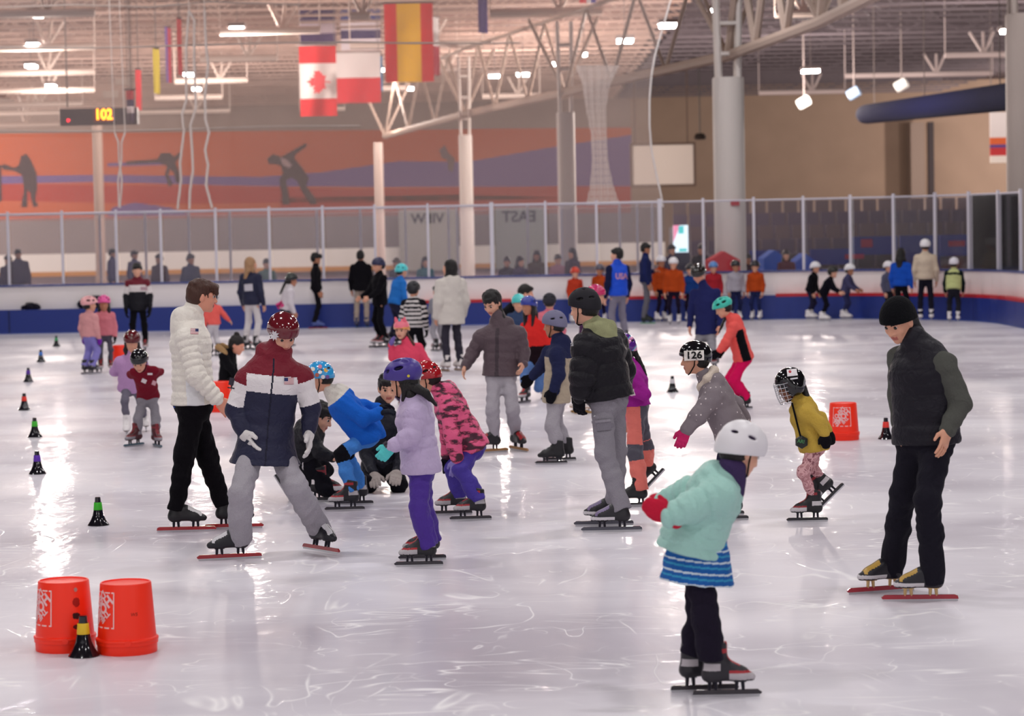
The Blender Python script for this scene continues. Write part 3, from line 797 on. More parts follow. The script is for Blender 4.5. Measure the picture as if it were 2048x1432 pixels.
ca = flag('national_flag', 597, 675, 92, 232, 78, [(.25, '#d83037'), (.5, '#ece4e2'), (.25, '#d83037')], 'red and white maple leaf flag hung sideways', True)
mb = MB()
leaf = [(0,1),(.18,.62),(.38,.72),(.3,.25),(.52,.45),(.6,.3),(.92,.36),(.82,.08),(.95,0),(.5,-.42),(.56,-.6),(.06,-.5),(.06,-.95),(-.06,-.95),(-.06,-.5),(-.56,-.6),(-.5,-.42),(-.95,0),(-.82,.08),(-.92,.36),(-.6,.3),(-.52,.45),(-.3,.25),(-.38,.72),(-.18,.62)]
lp = [D(637 - y * 25, 164 + x * 25, 77.84) for x, y in leaf]; lp.append(D(637, 164, 77.84)); n = len(leaf)
mb.add(lp, [(n, k, (k + 1) % n) for k in range(n)]); mb.build('maple_leaf', M('#d2434a', 'print'), ca)
flag('national_flag', 672, 762, 106, 205, 80, [(.48, '#e9e2e2'), (.52, '#d83842')], 'white over red flag beside the maple leaf flag', True)
flag('national_flag', 768, 868, 8, 163, 76, [(.25, '#d8262e'), (.5, '#e9b52c'), (.25, '#d8262e')], 'large red and yellow striped flag hung lengthwise')
flag('national_flag', 751, 765, 112, 182, 84, [(1, '#4a9ad0')], 'narrow pale blue flag behind the white over red one', yaw=.3)
flag('national_flag', 864, 880, 35, 150, 82, [(.5, '#e4dede'), (.5, '#a83448')], 'narrow white and red flag edge behind the striped flag', True, yaw=.3)
flag('national_flag', 955, 976, -20, 66, 70, [(1, '#3b2f7e')], 'dark violet banner at the top of the hall', yaw=.3)
flag('national_flag', 308, 318, 98, 187, 74, [(1, '#d8c22e')], 'thin yellow flag seen edge-on', yaw=.6)
flag('national_flag', 332, 342, 55, 165, 72, [(.4, '#7a5fae'), (.6, '#c02a48')], 'thin violet and red flag seen edge-on', yaw=.6)
flag('national_flag', 356, 363, 38, 150, 70, [(1, '#b0202c')], 'thin dark red flag seen edge-on', yaw=.6)
flag('national_flag', 273, 281, 140, 220, 76, [(1, '#b92a34')], 'thin red flag beside the scoreboard', yaw=.6)
flag('national_flag', 1158, 1192, -30, 6, 66, [(.4, '#d83040'), (.3, '#e8e4ea'), (.3, '#3a3f9a')], 'red white and blue flag cut by the top edge')
flag('national_flag', 598, 672, 20, 90, 92, [(.34, '#3c2f6b'), (.33, '#c9b9c4'), (.33, '#4a3a6e')], 'faded dark flag high behind the maple leaf flag', True)
flag('national_flag', 680, 762, 20, 100, 94, [(.3, '#3a4a86'), (.2, '#d4cad2'), (.2, '#3a3560'), (.3, '#d4cad2')], 'blue and pale striped flag high behind the white over red one', True)
# scoreboard
SY = 70
sb = empty('scoreboard', D(198, 233, SY), 'dark navy scoreboard with a lit yellow number 102', 'scoreboard')
a, b = D(122, 252, SY), D(276, 215, SY)
mb = MB(); mb.box((a.x, SY-.12, a.z), (b.x, SY+.15, b.z)); mb.build('case', M('#241f42', 'plastic'), sb)
mb = MB(); c, d = D(190, 244, SY), D(228, 219, SY); mb.box((c.x, SY-.13, c.z), (d.x, SY-.11, d.z)); mb.build('display', emit('display_glow', '#ff2a10', .12), sb)
V, F = text_mesh('102', .42, 0, .03); cc = D(209, 230, SY); mb = MB(); mb.add([(cc.x + x * .8, SY-.15, cc.z + y) for x, y, _ in V], F); mb.build('digits', emit('digit_glow', '#ff8c10', 5), sb)
mb = MB(); c = D(138, 241, SY); mb.box((c.x-.04, SY-.135, c.z-.04), (c.x+.04, SY-.11, c.z+.04)); mb.build('indicator', emit('red_dot', '#ff1830', 3), sb)
mb = MB()
for px in (135, 262): p = D(px, 215, SY); mb.tube([p, (p.x, SY, 10.6)], .02, 5)
mb.build('hanger', HOUS, sb)
flag('national_flag', 252, 270, 180, 246, 69.5, [(.3, '#a02a36'), (.2, '#2c2550'), (.2, '#d8d0d6'), (.3, '#2c2550')], 'dark flag with a pale cross band over the scoreboard end', True)
# signs hanging dimly
for i, (px, py) in enumerate([(270, 131), (247, 163), (222, 189)]):
    p = D(px, py, 120); mb = MB(); mb.box((p.x-.38, 119.9, p.z-.17), (p.x+.38, 120, p.z+.17)); mb.box((p.x-.02, 119.95, p.z), (p.x+.02, 119.99, 10.6))
    tag(mb.build('hanging_sign', M('#b7a79e', 'paint'), loc=p), ['blank pale hanging sign beside the yellow flag', 'blank pale hanging sign, middle of three', 'blank pale hanging sign just above the scoreboard'][i], 'sign', 'pale hanging signs')

# ------------------------------------------------------------------ right side: screen, duct, stand, banners
e = empty('projection_screen', D(1327, 330, 120), 'blank white projection screen with dark frame on the brown wall', 'screen')
a, b = D(1266, 370, 120), D(1386, 289, 120)
mb = MB(); mb.box((a.x, 119.9, a.z), (b.x, 120.02, b.z)); mb.build('sheet', M('#cfc6be', 'matte'), e)
mb = MB(); t = .12
for q in (((a.x-t,119.85,a.z-t),(b.x+t,120.05,a.z)), ((a.x-t,119.85,b.z),(b.x+t,120.05,b.z+t)), ((b.x,119.85,a.z),(b.x+t,120.05,b.z)), ((a.x-t,119.85,a.z),(a.x,120.05,b.z))): mb.box(*q)
for x in (a.x + .1, b.x - .3): mb.box((x, 119.95, b.z + t), (x + .06, 120.01, 10.6))
mb.build('frame', M('#5b4a42', 'paint'), e)
p = D(1400, 273, 118); mb = MB(); mb.lathe(p, [(.25, -.15), (.3, -.05), (.2, .15)], 14); mb.tube([p, (p.x, p.y, 10.6)], .03, 5)
tag(mb.build('projector', M('#2f2723', 'plastic'), loc=p), 'small dark projector hanging beside the blank screen', 'projector')
d0, d1 = D(1728, 229, 92), D(2060, 188, 60)
du = empty('air_duct', d0, 'long dark blue duct with pale square panels under the roof', 'duct')
v = (d1 - d0); L_ = v.length; v.normalize(); u = v.cross(Vector((0, 0, 1))).normalized(); w = u.cross(v)
mb = MB(); mb.lathe(d0, [(.15, 0), (.34, .25), (.36, 1), (.36, L_)], 20, ax=(u, w, v)); mb.build('duct_tube', M('#161b48', 'cloth'), du, smooth=True)
for k in range(5):
    c = d0 + v * (1.0 + k * L_ * .2)
    mb = MB(); mb.obox(c + u * (.38 if u.y < 0 else -.38), (v, u, w), (.8 if k else .4, .06, .2)); mb.build('panel', M('#c9bba8' if k != 2 else '#e8dfd2', 'paint'), du)
mb = MB(); 
for s_ in (3, 15, 28):
    mb = MB(); mb.tube([d0 + v * s_, d0 + v * s_ + Vector((0, 0, 10.6 - (d0 + v * s_).z))], .02, 4); mb.build('hanger', HOUS, du)
e = empty('wall_banner', D(1996, 270, 100), 'white banner with orange, blue and red stripes beside the near column', 'banner')
a, b = D(1980, 326, 100), D(2030, 224, 100)
for z0, z1, c in ((0, .14, '#e6ded6'), (.14, .3, '#c03a3e'), (.3, .36, '#5a4a8c'), (.36, .5, '#d9683c'), (.5, 1, '#e4dede')):
    mb = MB(); mb.box((a.x, 99.9, a.z+(b.z-a.z)*z0), (b.x, 100, a.z+(b.z-a.z)*z1)); mb.build('stripe', M(c, 'print'), e)
mb = MB(); mb.tube([(a.x+.05, 99.95, b.z), (a.x+.05, 99.95, 10.6)], .03, 4); mb.build('hanger', HOUS, e)
# stepped stand behind the corner glass
for i in range(5):
    Y = 72 + i * 3.0; z = .35 + i * .42; x0, x1 = D(1350, 500, Y).x, D(2110, 500, Y).x
    mb = MB(); mb.box((x0, Y, 0), (x1, Y + 3.0, z)); mb.build('floor_tier', M('#4d4750', 'paint'))['kind'] = 'structure'
    mb = MB(); x = x0
    while x < x1:
        mb.box((x + .04, Y + .9, z), (x + .5, Y + 1.3, z + .4)); mb.box((x + .04, Y + 1.25, z + .2), (x + .5, Y + 1.4, z + .85)); x += .55
    tag(mb.build('stand_seating', M('#3f3140' if i % 2 else '#4a3a3c', 'plastic'), loc=(x0, Y, z)), f'row of dark folding seats, {ORD[i]} tier of the stand', 'seating', 'seat rows of the stand', 'stuff')
BL = M('#2c3a94', 'print')
for px0, px1, py0, py1, Y, lab, red in ((1705, 1795, 472, 510, 66, 'blue banner with a red block behind the corner glass', (1722, 1745, 478, 495)), (1620, 1700, 497, 530, 65, 'low blue banner with a red word behind the corner glass', (1690, 1728, 508, 518)),
                         (1880, 1985, 468, 512, 64, 'blue banner with a red patch nearest the near column', (1897, 1930, 481, 493)), (1500, 1560, 500, 545, 63, 'violet blue banner behind the bright blue tents', None), (1800, 1880, 470, 540, 67, 'plain blue banner behind the beige sweater', None)):
    e = empty('banner', D((px0+px1)/2, py1, Y), lab, 'banner', 'blue banners behind the glass')
    a, b = D(px0, py1, Y), D(px1, py0, Y); mb = MB(); mb.box((a.x, Y, a.z), (b.x, Y+.05, b.z)); mb.build('cloth', BL, e)
    mb = MB()
    for x in (a.x + .03, b.x - .03): mb.tube([(x, Y + .08, 0), (x, Y + .08, b.z)], .025, 5)
    mb.build('stand', M('#55545e', 'metal'), e)
    if red:
        a, b = D(red[0], red[3], Y - .03), D(red[1], red[2], Y - .03); mb = MB(); mb.box((a.x, Y-.03, a.z), (b.x, Y, b.z)); mb.build('red_block', M('#b42a4a', 'print'), e)
# gazebo walls: red tent side, bright blue tent side
def tent(px0, px1, py0, py1, Y, c, lab, dp=1.4):
    a, b = D(px0, py1, Y), D(px1, py0, Y); e = empty('canopy_tent', ((a.x+b.x)/2, Y, 0), lab, 'tent')
    mb = MB(); w = b.x - a.x
    mb.add([(a.x, Y, .9), (b.x, Y, .9), (b.x, Y, b.z-.2), ((a.x+b.x)/2, Y, b.z), (a.x, Y, b.z-.2), (a.x, Y+dp, .9), (b.x, Y+dp, .9), (b.x, Y+dp, b.z-.2), ((a.x+b.x)/2, Y+dp, b.z), (a.x, Y+dp, b.z-.2)],
           [(0,1,2,3,4), (9,8,7,6,5), (4,3,8,9), (3,2,7,8), (0,4,9,5), (1,6,7,2), (0,5,6,1)]); mb.build('fabric', M(c, 'cloth'), e)
    mb = MB()
    for x in (a.x+.03, b.x-.03):
        for y in (Y+.03, Y+dp-.03): mb.tube([(x, y, 0), (x, y, 1)], .025, 5)
    mb.build('tent_frame', M('#8a8a92', 'metal'), e)
tent(1418, 1480, 502, 545, 55.3, '#d8323c', 'bright red canopy tent behind the boards at the thick column', 1.0)
tent(1528, 1572, 500, 545, 60, '#2a62d6', 'bright blue canopy tent behind the corner glass')
tent(1592, 1632, 507, 545, 61, '#2f5fd0', 'small blue canopy tent beside a glass post')
# bright poster screen beyond the corner post
e = empty('poster_display', D(1361, 510, 64), 'bright upright poster display in pink, white and teal', 'display')
a, b = D(1347, 505, 64), D(1376, 450, 64); mb = MB(); mb.box((a.x, 64, a.z), (b.x, 64.06, b.z)); mb.build('screen', emit('poster_glow', '#dcecf6', .9), e)
mb = MB(); mb.add([(a.x, 63.98, b.z), (a.x+.18, 63.98, b.z), (a.x, 63.98, b.z-.45)], [(0, 1, 2)]); mb.build('pink_corner', emit('pink_glow', '#e88aa8', .8), e)
mb = MB(); c = D(1362, 458, 63.98); mb.box((c.x-.07, 63.97, c.z-.12), (c.x+.07, 63.98, c.z+.08)); c = D(1366, 500, 63.98); mb.box((c.x-.1, 63.97, c.z-.04), (c.x+.1, 63.98, c.z+.04)); mb.build('teal_mark', emit('teal_glow', '#4fc0c0', .8), e)
mb = MB(); mb.box((a.x-.03, 64.02, 0), (b.x+.03, 64.1, a.z)); mb.build('pedestal', M('#2c2a4a', 'plastic'), e)
# ------------------------------------------------------------------ people
def vec(a): return np.array(a, dtype=np.float64)
def unit(a): a = vec(a); return a / (np.linalg.norm(a) + 1e-9)
def lerp(a, b, t): return vec(a) * (1 - t) + vec(b) * t
Zv = vec((0, 0, 1))
def face_dir(phi): return vec((math.sin(rad(phi)), -math.cos(rad(phi)), 0))       # 0 faces the camera side, 90 the right wall
def right_of(F): return unit(np.cross(F, Zv))
def ik(a, c, l1, l2, bend):
    a, c = vec(a), vec(c); d = c - a; L = np.linalg.norm(d); n = d / (L + 1e-9)
    L = min(L, (l1 + l2) * .999); x = (l1*l1 - l2*l2 + L*L) / (2*L); h = math.sqrt(max(l1*l1 - x*x, 0))
    b = vec(bend); b = b - n * b.dot(n); b = unit(b)
    return a + n * x + b * h

# ---- skates: built once per kind with the blade on z = 0 and the toe along +y, then shared
SKATES = {}
def skate_meshes(kind, cols):
    key = (kind,) + tuple(cols)
    if key in SKATES: return SKATES[key]
    c0, c1, c2, cb = cols                      # shell, toe/upper, accent, blade
    P = []
    hi = {'speed': .205, 'kid': .285, 'figure': .27, 'hockey': .26}[kind]
    lift = {'speed': .075, 'kid': .08, 'figure': .065, 'hockey': .07}[kind]
    P += [Seg((0, -.075, lift + .035), (0, .085, lift + .03), .042, .038, (1, 0, 0), .8, .03),
          Seg((0, .085, lift + .028), (0, .145, lift + .022), .038, .027, (1, 0, 0), .85, .03),
          Seg((0, -.062, lift + .04), (0, -.05, hi), .045, .05 if kind != 'speed' else .043, k=.03),
          Seg((0, .01, lift + .08), (0, .095, lift + .045), .042, .032, k=.03)]
    if kind in ('kid', 'hockey', 'figure'): P.append(Seg((0, -.02, lift + .1), (0, -.012, hi + .02), .042, .035, k=.03))
    P += [Half((0, 0, lift), (0, 0, -1)), Half((0, 0, hi), (0, -.25, 1))]
    V, F = sdf(P, .0075); V = smooth_np(V, F, 1); C = V[F].mean(1); x, y, z = C.T
    if kind == 'speed':
        i = np.where((y > .0) & (z > lift + .010) & (z < lift + .010 + .024 + .0 * y), 1, 0)
        i = np.where((y > .035) & (y < .135) & (z >= lift + .038) & (np.abs(x) < .034), 2, i)
        i = np.where((np.abs(x) < .005) & (i == 2), 0, i)
    elif kind == 'kid':
        i = np.where((y > .03) & (z > lift + .012) & (z < lift + .045), 1, 0)
        i = np.where((y > .03) & (z >= lift + .045) & (z < lift + .058), 2, i)
        i = np.where((y < -.02) & (z > lift + .06) & (z < lift + .1) & (np.abs(x) > .022), 1, i)
        i = np.where((z > hi - .055) & (z < hi - .03) & (y > -.06), 2, i)
        i = np.where((y > .0) & (y < .09) & (np.abs(x) < .02) & (z > lift + .06), 2, i)
    else:
        i = np.where((np.abs(x) < .016) & (y > -.01) & (y < .09) & (z > lift + .07) & (np.mod(z, .022) < .008), 2, 0)
        i = np.where((z < lift + .014), 1, i)
    me = bpy.data.meshes.new('skate_boot'); me.from_pydata([tuple(map(float, v)) for v in V], [], [tuple(map(int, f)) for f in F])
    for c in (c0, c1, c2): me.materials.append(M(c, 'plastic'))
    me.polygons.foreach_set('material_index', i.astype(np.int32)); me.polygons.foreach_set('use_smooth', [True] * len(F)); me.update()
    mb = MB(); L0, L1 = {'speed': (-.195, .235), 'kid': (-.16, .2), 'figure': (-.1, .155), 'hockey': (-.14, .2)}[kind]
    w = .0075
    prof = [(L0, .012), (L0 + .004, .03), (L0 + .02, .036), (L1 - .02, .036), (L1, .022), (L1 - .006, .012)] if kind != 'figure' else [(L0, .006), (L0, .03), (L1 - .02, .034), (L1, .02), (L1 - .015, .006)]
    if kind == 'hockey': prof = [(L0, .014), (L0 + .01, .034), (L1 - .03, .034), (L1, .02), (L1 - .02, .012)]
    n = len(prof)
    mb.add([(-w, y, z) for y, z in prof] + [(w, y, z) for y, z in prof], [tuple(range(n)), tuple(reversed(range(n, 2*n)))] + [(k, n+k, n+(k+1) % n, (k+1) % n) for k in range(n)], 0)
    mb.box((-.0016, L0 + .003, 0), (.0016, L1 - .012, .014), 1)
    for yc in ((-.055, .085) if kind != 'figure' else (-.06, .08)):
        for dy in (-.018, .018):
            mb.tube([(0, yc + dy, .03), (0, yc + dy * .8, lift + .012)], [.0085, .011], 8, 2)
        mb.obox((0, yc, lift + .004), ((1,0,0), (0,1,0), (0,0,1)), (.02, .032, .007), 2)
    me2 = bpy.data.meshes.new('blade'); me2.from_pydata(mb.v, [], mb.f)
    for m in (M(cb, 'gloss' if cb not in ('#b08a4e', '#a87c50') else 'paint'), M('#c9c8cc', 'metal'), M('#c7a877' if kind == 'speed' and c2 == '#caa24a' else ('#2a2830' if kind != 'figure' else '#b9b7bb'), 'metal')): me2.materials.append(m)
    me2.polygons.foreach_set('material_index', mb.m); me2.update()
    SKATES[key] = (me, me2, lift); return SKATES[key]
KID = ('kid', '#211f26', '#b8b4b6', '#a5222a', '#3a353d')
SPEED = ('speed', '#1d1b22', '#d6d4d6', '#1d1b22', '#8e1d28')
FIGURE = ('figure', '#ece7e6', '#6c5a50', '#cfc9ca', '#c4c2c6')
HOCKEY = ('hockey', '#1b1a20', '#2a2a30', '#c8c8cc', '#26252b')

SKIN = {'a': '#d9a084', 'b': '#e2ab90', 'c': '#b97f62', 'd': '#8a5a44', 'r': '#de9a80'}
def head_frame(Fv, pitch):
    """columns right, forward, up"""
    F = unit(Fv); R = right_of(F); a = rad(pitch)
    f = F * math.cos(a) - Zv * math.sin(a); u = np.cross(R, f)
    return np.stack([R, f, u], 1)

def hand_prims(w, dirv, back, thumb, s, curl=25, mitt=False, g=0.0, spread=1.0):
    x = unit(dirv); b = vec(back); b = unit(b - x * b.dot(x)); y = np.cross(b, x)
    if y.dot(thumb) < 0: y = -y
    W = lambda a, c, d: vec(w) + (x * a + y * c + b * d) * s
    P = [Seg(W(-.015, 0, 0), W(.03, 0, 0), (.026+g)*s, (.03+g)*s, y, .7, .02),
         Seg(W(.03, 0, 0), W(.085, 0, -.004), (.040+g)*s, (.043+g)*s, y, .40, .02)]
    if mitt:
        P += [Seg(W(.06, 0, 0), W(.125, -.004, -.018), (.046+g)*s, (.036+g)*s, y, .55, .03)]
    else:
        c = rad(curl)
        for q, (y0, L, r) in enumerate(((.033, .072, .0088), (.011, .082, .009), (-.012, .076, .0087), (-.033, .058, .0078))):
            p = W(.086, y0 * spread, -.004); a = c * (.6 + .12 * q)
            for f, rr in ((.45, 1), (.32, .93), (.25, .85)):
                d = x * math.cos(a) - b * math.sin(a) + y * (y0 * .9 * spread)
                n = p + unit(d) * L * f * s
                P.append(Seg(p, n, (r + g) * s * rr, (r + g) * s * rr * .92, k=.005)); p = n; a += c
    P += [Seg(W(.022, .03, -.006), W(.055, .056, -.02), (.0135+g)*s, (.0115+g)*s, k=.014), Seg(W(.055, .056, -.02), W(.088, .062, -.03), (.0112+g)*s, (.0088+g)*s, k=.006)]
    return P

BODIES = []
def person(label, g, phi=0, h=1.7, top=None, lean=0, j=None, feet=None, kid=None, skin='a', hair=None, head=(None, 10), hat=None,
           topw=None, bot=None, gloves=None, skate=KID, arms=('down', 'down'), detail=None, extra=None, Y=None, noskate=False, fat=1.0,
           hs=None, group=None, hands=(22, 22), prop=None, sk_scale=None):
    j = j or {}; base = G(*g); Y0 = base.y if Y is None else Y
    if Y is not None: base = D(g[0], g[1], Y); base.z = 0
    else:
        lim = on_path(g[0], -.62)
        if lim and Y0 > lim[1]: base = Vector((lim[0], lim[1], 0)); Y0 = lim[1]
    ppm = FPX / Y0
    lift = .075
    if top is not None: h = (D(g[0], top, Y0).z - .05) * (1.0 / (1 if not lean else 1))
    if kid is None: kid = h < 1.48
    U = h / 1.75; B = (1.14 if kid else 1.0) * fat
    hs = hs or (1 if Y0 < 34 else 1.1) * (.235 if not kid else min(.235, .175 + .04 * h / 1.2))
    F = face_dir(phi); R = right_of(F)
    vx = min(.024, max(.0046, 1.55 / ppm))                       # mesh fineness follows how large the figure shows
    det = ppm > 190 if detail is None else detail
    def J(name, dflt):
        if name in j:
            q = j[name]; p = D(q[0], q[1], float(dflt[1]) + (q[2] if len(q) > 2 else 0)); return vec(p)
        return vec(dflt)
    b0 = vec(base)
    pel = J('pel', b0 + Zv * (lift + (.515 if not kid else .49) * h))
    S0 = unit(Zv * math.cos(rad(lean)) + F * math.sin(rad(lean)))
    neck = J('neck', pel + S0 * .30 * h)
    S = unit(neck - pel)
    hyaw, hpit = head if head[0] is not None else (phi, head[1])
    HF = head_frame(face_dir(hyaw), hpit)
    hc = J('head', neck + unit(S + Zv * .8) * (hs * .5 + .045 * U) + HF[:, 1] * .015)
    Rt = unit(R - S * R.dot(S)); Ft = np.cross(S, Rt); Ft = Ft if Ft.dot(F + .3*Zv*0) >= 0 or abs(Ft.dot(F)) < .05 else -Ft
    Ft = unit(np.cross(Zv if abs(S.dot(Zv)) < -2 else S, Rt)); Ft = -Ft if Ft.dot(F * math.cos(rad(lean)) - Zv * math.sin(rad(lean))) < 0 else Ft
    shw = .106 * h * (1.02 if kid else 1)
    la, lf = .172 * h, .150 * h
    ARM = {}
    for side, sg in (('A', 1), ('B', -1)):
        sh = J('sh' + side, neck + Rt * sg * shw - S * .042 * h)
        md = arms[0 if sg > 0 else 1]
        if md == 'down': el = sh - Zv * la * .97 + R * sg * .035 * h - F * .01 * h; wr = el - Zv * lf * .95 + F * .05 * h
        elif md == 'back': el = sh - S * la * .8 - Ft * la * .5 + Rt * sg * .05 * h; wr = pel + S * .10 * h - Ft * .12 * h + Rt * sg * .03 * h
        elif md == 'fwd': el = sh - Zv * la * .85 + F * la * .45; wr = el + F * lf * .8 - Zv * lf * .5
        elif md == 'bent': el = sh - Zv * la * .9 + Rt * sg * .04 * h; wr = el + F * lf * .75 - Rt * sg * lf * .5 + Zv * .02
        elif md == 'knee': el = sh - Zv * la * .8 + F * la * .2 + Rt * sg * .05 * h; wr = el - Zv * lf * .8 + F * lf * .3 - Rt * sg * .02 * h
        elif md == 'up': el = sh - S * la * .6 + Ft * la * .6; wr = el + Zv * lf * .9
        elif md == 'out': el = sh - Zv * la * .75 + Rt * sg * la * .6; wr = el - Zv * lf * .6 + Rt * sg * lf * .6
        if 'wr' + side in j:
            wr = J('wr' + side, wr)
            el = J('el' + side, el) if 'el' + side in j else ik(sh, wr, la, lf, -Ft + Rt * sg * .6)
        elif 'el' + side in j: el = J('el' + side, el)
        hd = J('hd' + side, wr + unit(wr - el) * .17 * U) - wr
        ARM[side] = [sh, el, wr, unit(hd)]
    LEG = {}
    sk_len = sk_scale or {True: .82 + .1 * min(1, max(0, h - 1.0) / .5), False: 1.0}[bool(kid)]
    me_b, me_bl, slift = skate_meshes(skate[0], skate[1:]) if not noskate else (None, None, -.06)
    for k, (side, sg) in enumerate((('A', 1), ('B', -1))):
        hip = pel + Rt * sg * .052 * h - S * .01
        ft = (feet or {}).get(side)
        yaw, pitch, roll = phi, 0, 0
        if ft is None: gp = b0 + R * sg * .07 * h
        elif len(ft) == 3: gp = vec(G(ft[0], ft[1])); yaw = ft[2]
        else: gp = vec(D(ft[0], ft[1], float(b0[1]) + ft[2])); yaw, pitch = ft[3], ft[4]; roll = ft[5] if len(ft) > 5 else 0
        fF = face_dir(yaw); fR = right_of(fF); a = rad(pitch); fY = fF * math.cos(a) + Zv * math.sin(a); fU = np.cross(fR, fY)
        if roll: c, s_ = math.cos(rad(roll)), math.sin(rad(roll)); fR, fU = fR * c - fU * s_, fU * c + fR * s_
        an = gp + (fU * (slift + .085) - fY * .055) * sk_len
        top_ = gp + (fU * (slift + .17) - fY * .055) * sk_len
        kn = J('kn' + side, ik(hip, an, .238 * h, .229 * h, F + .15 * Rt * sg))
        LEG[side] = [hip, kn, an, gp, np.stack([fR, fY, fU], 1)]
    root = empty('person', base, label, 'person', group)
    # ------------ body: one continuous surface
    T = SKIN.get(skin, skin)
    L = lambda a: hc + HF @ (vec(a) * hs / .235)
    q = hs / .235
    P = [Ell(L((0, -.014, .03)), vec((.072, .09, .082)) * q, HF, .02), Ell(L((0, .022, -.022)), vec((.062, .066, .075)) * q, HF, .03),
         Ell(L((0, .036, -.072)), vec((.045, .046, .036)) * q, HF, .03), Ell(L((0, .066, -.098)), vec((.018, .016, .014)) * q, HF, .02)]
    if vx < .016:
        P += [Seg(L((0, .086, .004)), L((0, .103, -.032)), .0085 * q, .0125 * q, k=.012), Ell(L((.016, .09, -.036)), vec((.009, .009, .008)) * q, HF, .008), Ell(L((-.016, .09, -.036)), vec((.009, .009, .008)) * q, HF, .008),
              Ell(L((.036, .06, -.03)), vec((.024, .02, .022)) * q, HF, .02), Ell(L((-.036, .06, -.03)), vec((.024, .02, .022)) * q, HF, .02),
              Seg(L((.014, .083, .02)), L((.048, .064, .018)), .009 * q, .008 * q, k=.015), Seg(L((-.014, .083, .02)), L((-.048, .064, .018)), .009 * q, .008 * q, k=.015),
              Ell(L((0, .086, -.060)), vec((.022, .009, .0065)) * q, HF, .006), Ell(L((0, .083, -.071)), vec((.018, .009, .0065)) * q, HF, .006)]
        if det: P += [Ell(L((.031, .096, .002)), vec((.014, .012, .007)) * q, HF, .008, '-'), Ell(L((-.031, .096, .002)), vec((.014, .012, .007)) * q, HF, .008, '-')]
    for sx in (1, -1): P += [Ell(L((sx * .074, -.006, -.012)), vec((.010, .02, .031)) * q, HF, .008)]
    nk = .052 * U if not kid else .047 * U * 1.1
    P += [Seg(L((0, -.022, -.05)), neck - S * .02, nk, nk * 1.15, k=.03)]
    bw = .8
    wC, wW, wP = .092 * h * B, .078 * h * B, .088 * h * B
    ch, wa = lerp(neck, pel, .32), lerp(neck, pel, .68)
    P += [Seg(neck - S * .03 * h, ch, wC * .75 * bw, wC * bw, Rt, .68, .05), Seg(ch, wa, wC * bw, wW * bw, Rt, .7, .04), Seg(wa, pel, wW * bw, wP * bw, Rt, .75, .04)]
    for side, sg in (('A', 1), ('B', -1)):
        sh, el, wr, hd = ARM[side]
        P += [Seg(ch + Rt * sg * wC * .4, sh, .05 * U, .042 * U, k=.04), Seg(sh, el, .042 * U, .034 * U, k=.03), Seg(el, wr, .035 * U, .024 * U, k=.02)]
        thumb = F * 1.0 + Zv * .2; back = Rt * sg
        if abs(hd.dot(Zv)) < .5: back = Zv + Rt * sg * .3; thumb = -Rt * sg + F * .2
        ARM[side] += [back, thumb]
        gl = gloves[0 if sg > 0 else 1] if gloves else None
        P += hand_prims(wr, hd, back, thumb, 1.0 * U * (1.06 if kid else 1), hands[0 if sg > 0 else 1], False, max(0, (vx - .0065) * .8) - (.003 if gl else 0))
        hip, kn, an, gp, FR = LEG[side]
        P += [Seg(hip, kn, .068 * U, .047 * U, k=.04), Seg(kn, an, .045 * U, .032 * U, k=.03), Seg(an, gp + FR @ vec((0, .09, slift + .04)) * sk_len, .03 * U, .022 * U, k=.02)]
    def paint_body(X, Yy, Z):
        p = np.stack([X - hc[0], Yy - hc[1], Z - hc[2]], 1) @ HF / q
        i = np.zeros(len(X), int)
        i = np.where((p[:, 1] > .078) & (np.abs(p[:, 0]) < .023) & (np.abs(p[:, 2] + .065) < .0105), 1, i)
        i = np.where((p[:, 1] > .05) & (np.abs(np.abs(p[:, 0]) - .031) < .018) & (np.abs(p[:, 2] - .022 + .08 * np.abs(np.abs(p[:, 0]) - .031)) < .0038), 2, i)
        return i
    hairc = (hair or {}).get('c', '#1c1718')
    body = organic('body', P, vx, [M(T, 'skin'), M('#b5665c' if skin != 'd' else '#6e3a34', 'skin'), M(hairc, 'matte')], root, paint_body if det else None)
    if det:
        for sx in (1, -1):
            mb = MB(); c = Vector(L((sx * .0305, .079, .002))); r_ = .0112 * q
            ax = (Vector(HF[:, 0]), Vector(HF[:, 2]), Vector(HF[:, 1]))
            prof = [(r_ * math.sin(t), r_ * math.cos(t) * -1) for t in np.linspace(.05, math.pi - .02, 10)]
            mb.lathe(c, [(a, b) for a, b in prof], 12, [1]*5 + [0]*4, ax=ax, caps=(True, True))
            mb.build('eye', [M('#18110f', 'gloss'), M('#e6dedb', 'gloss')], root, smooth=True)
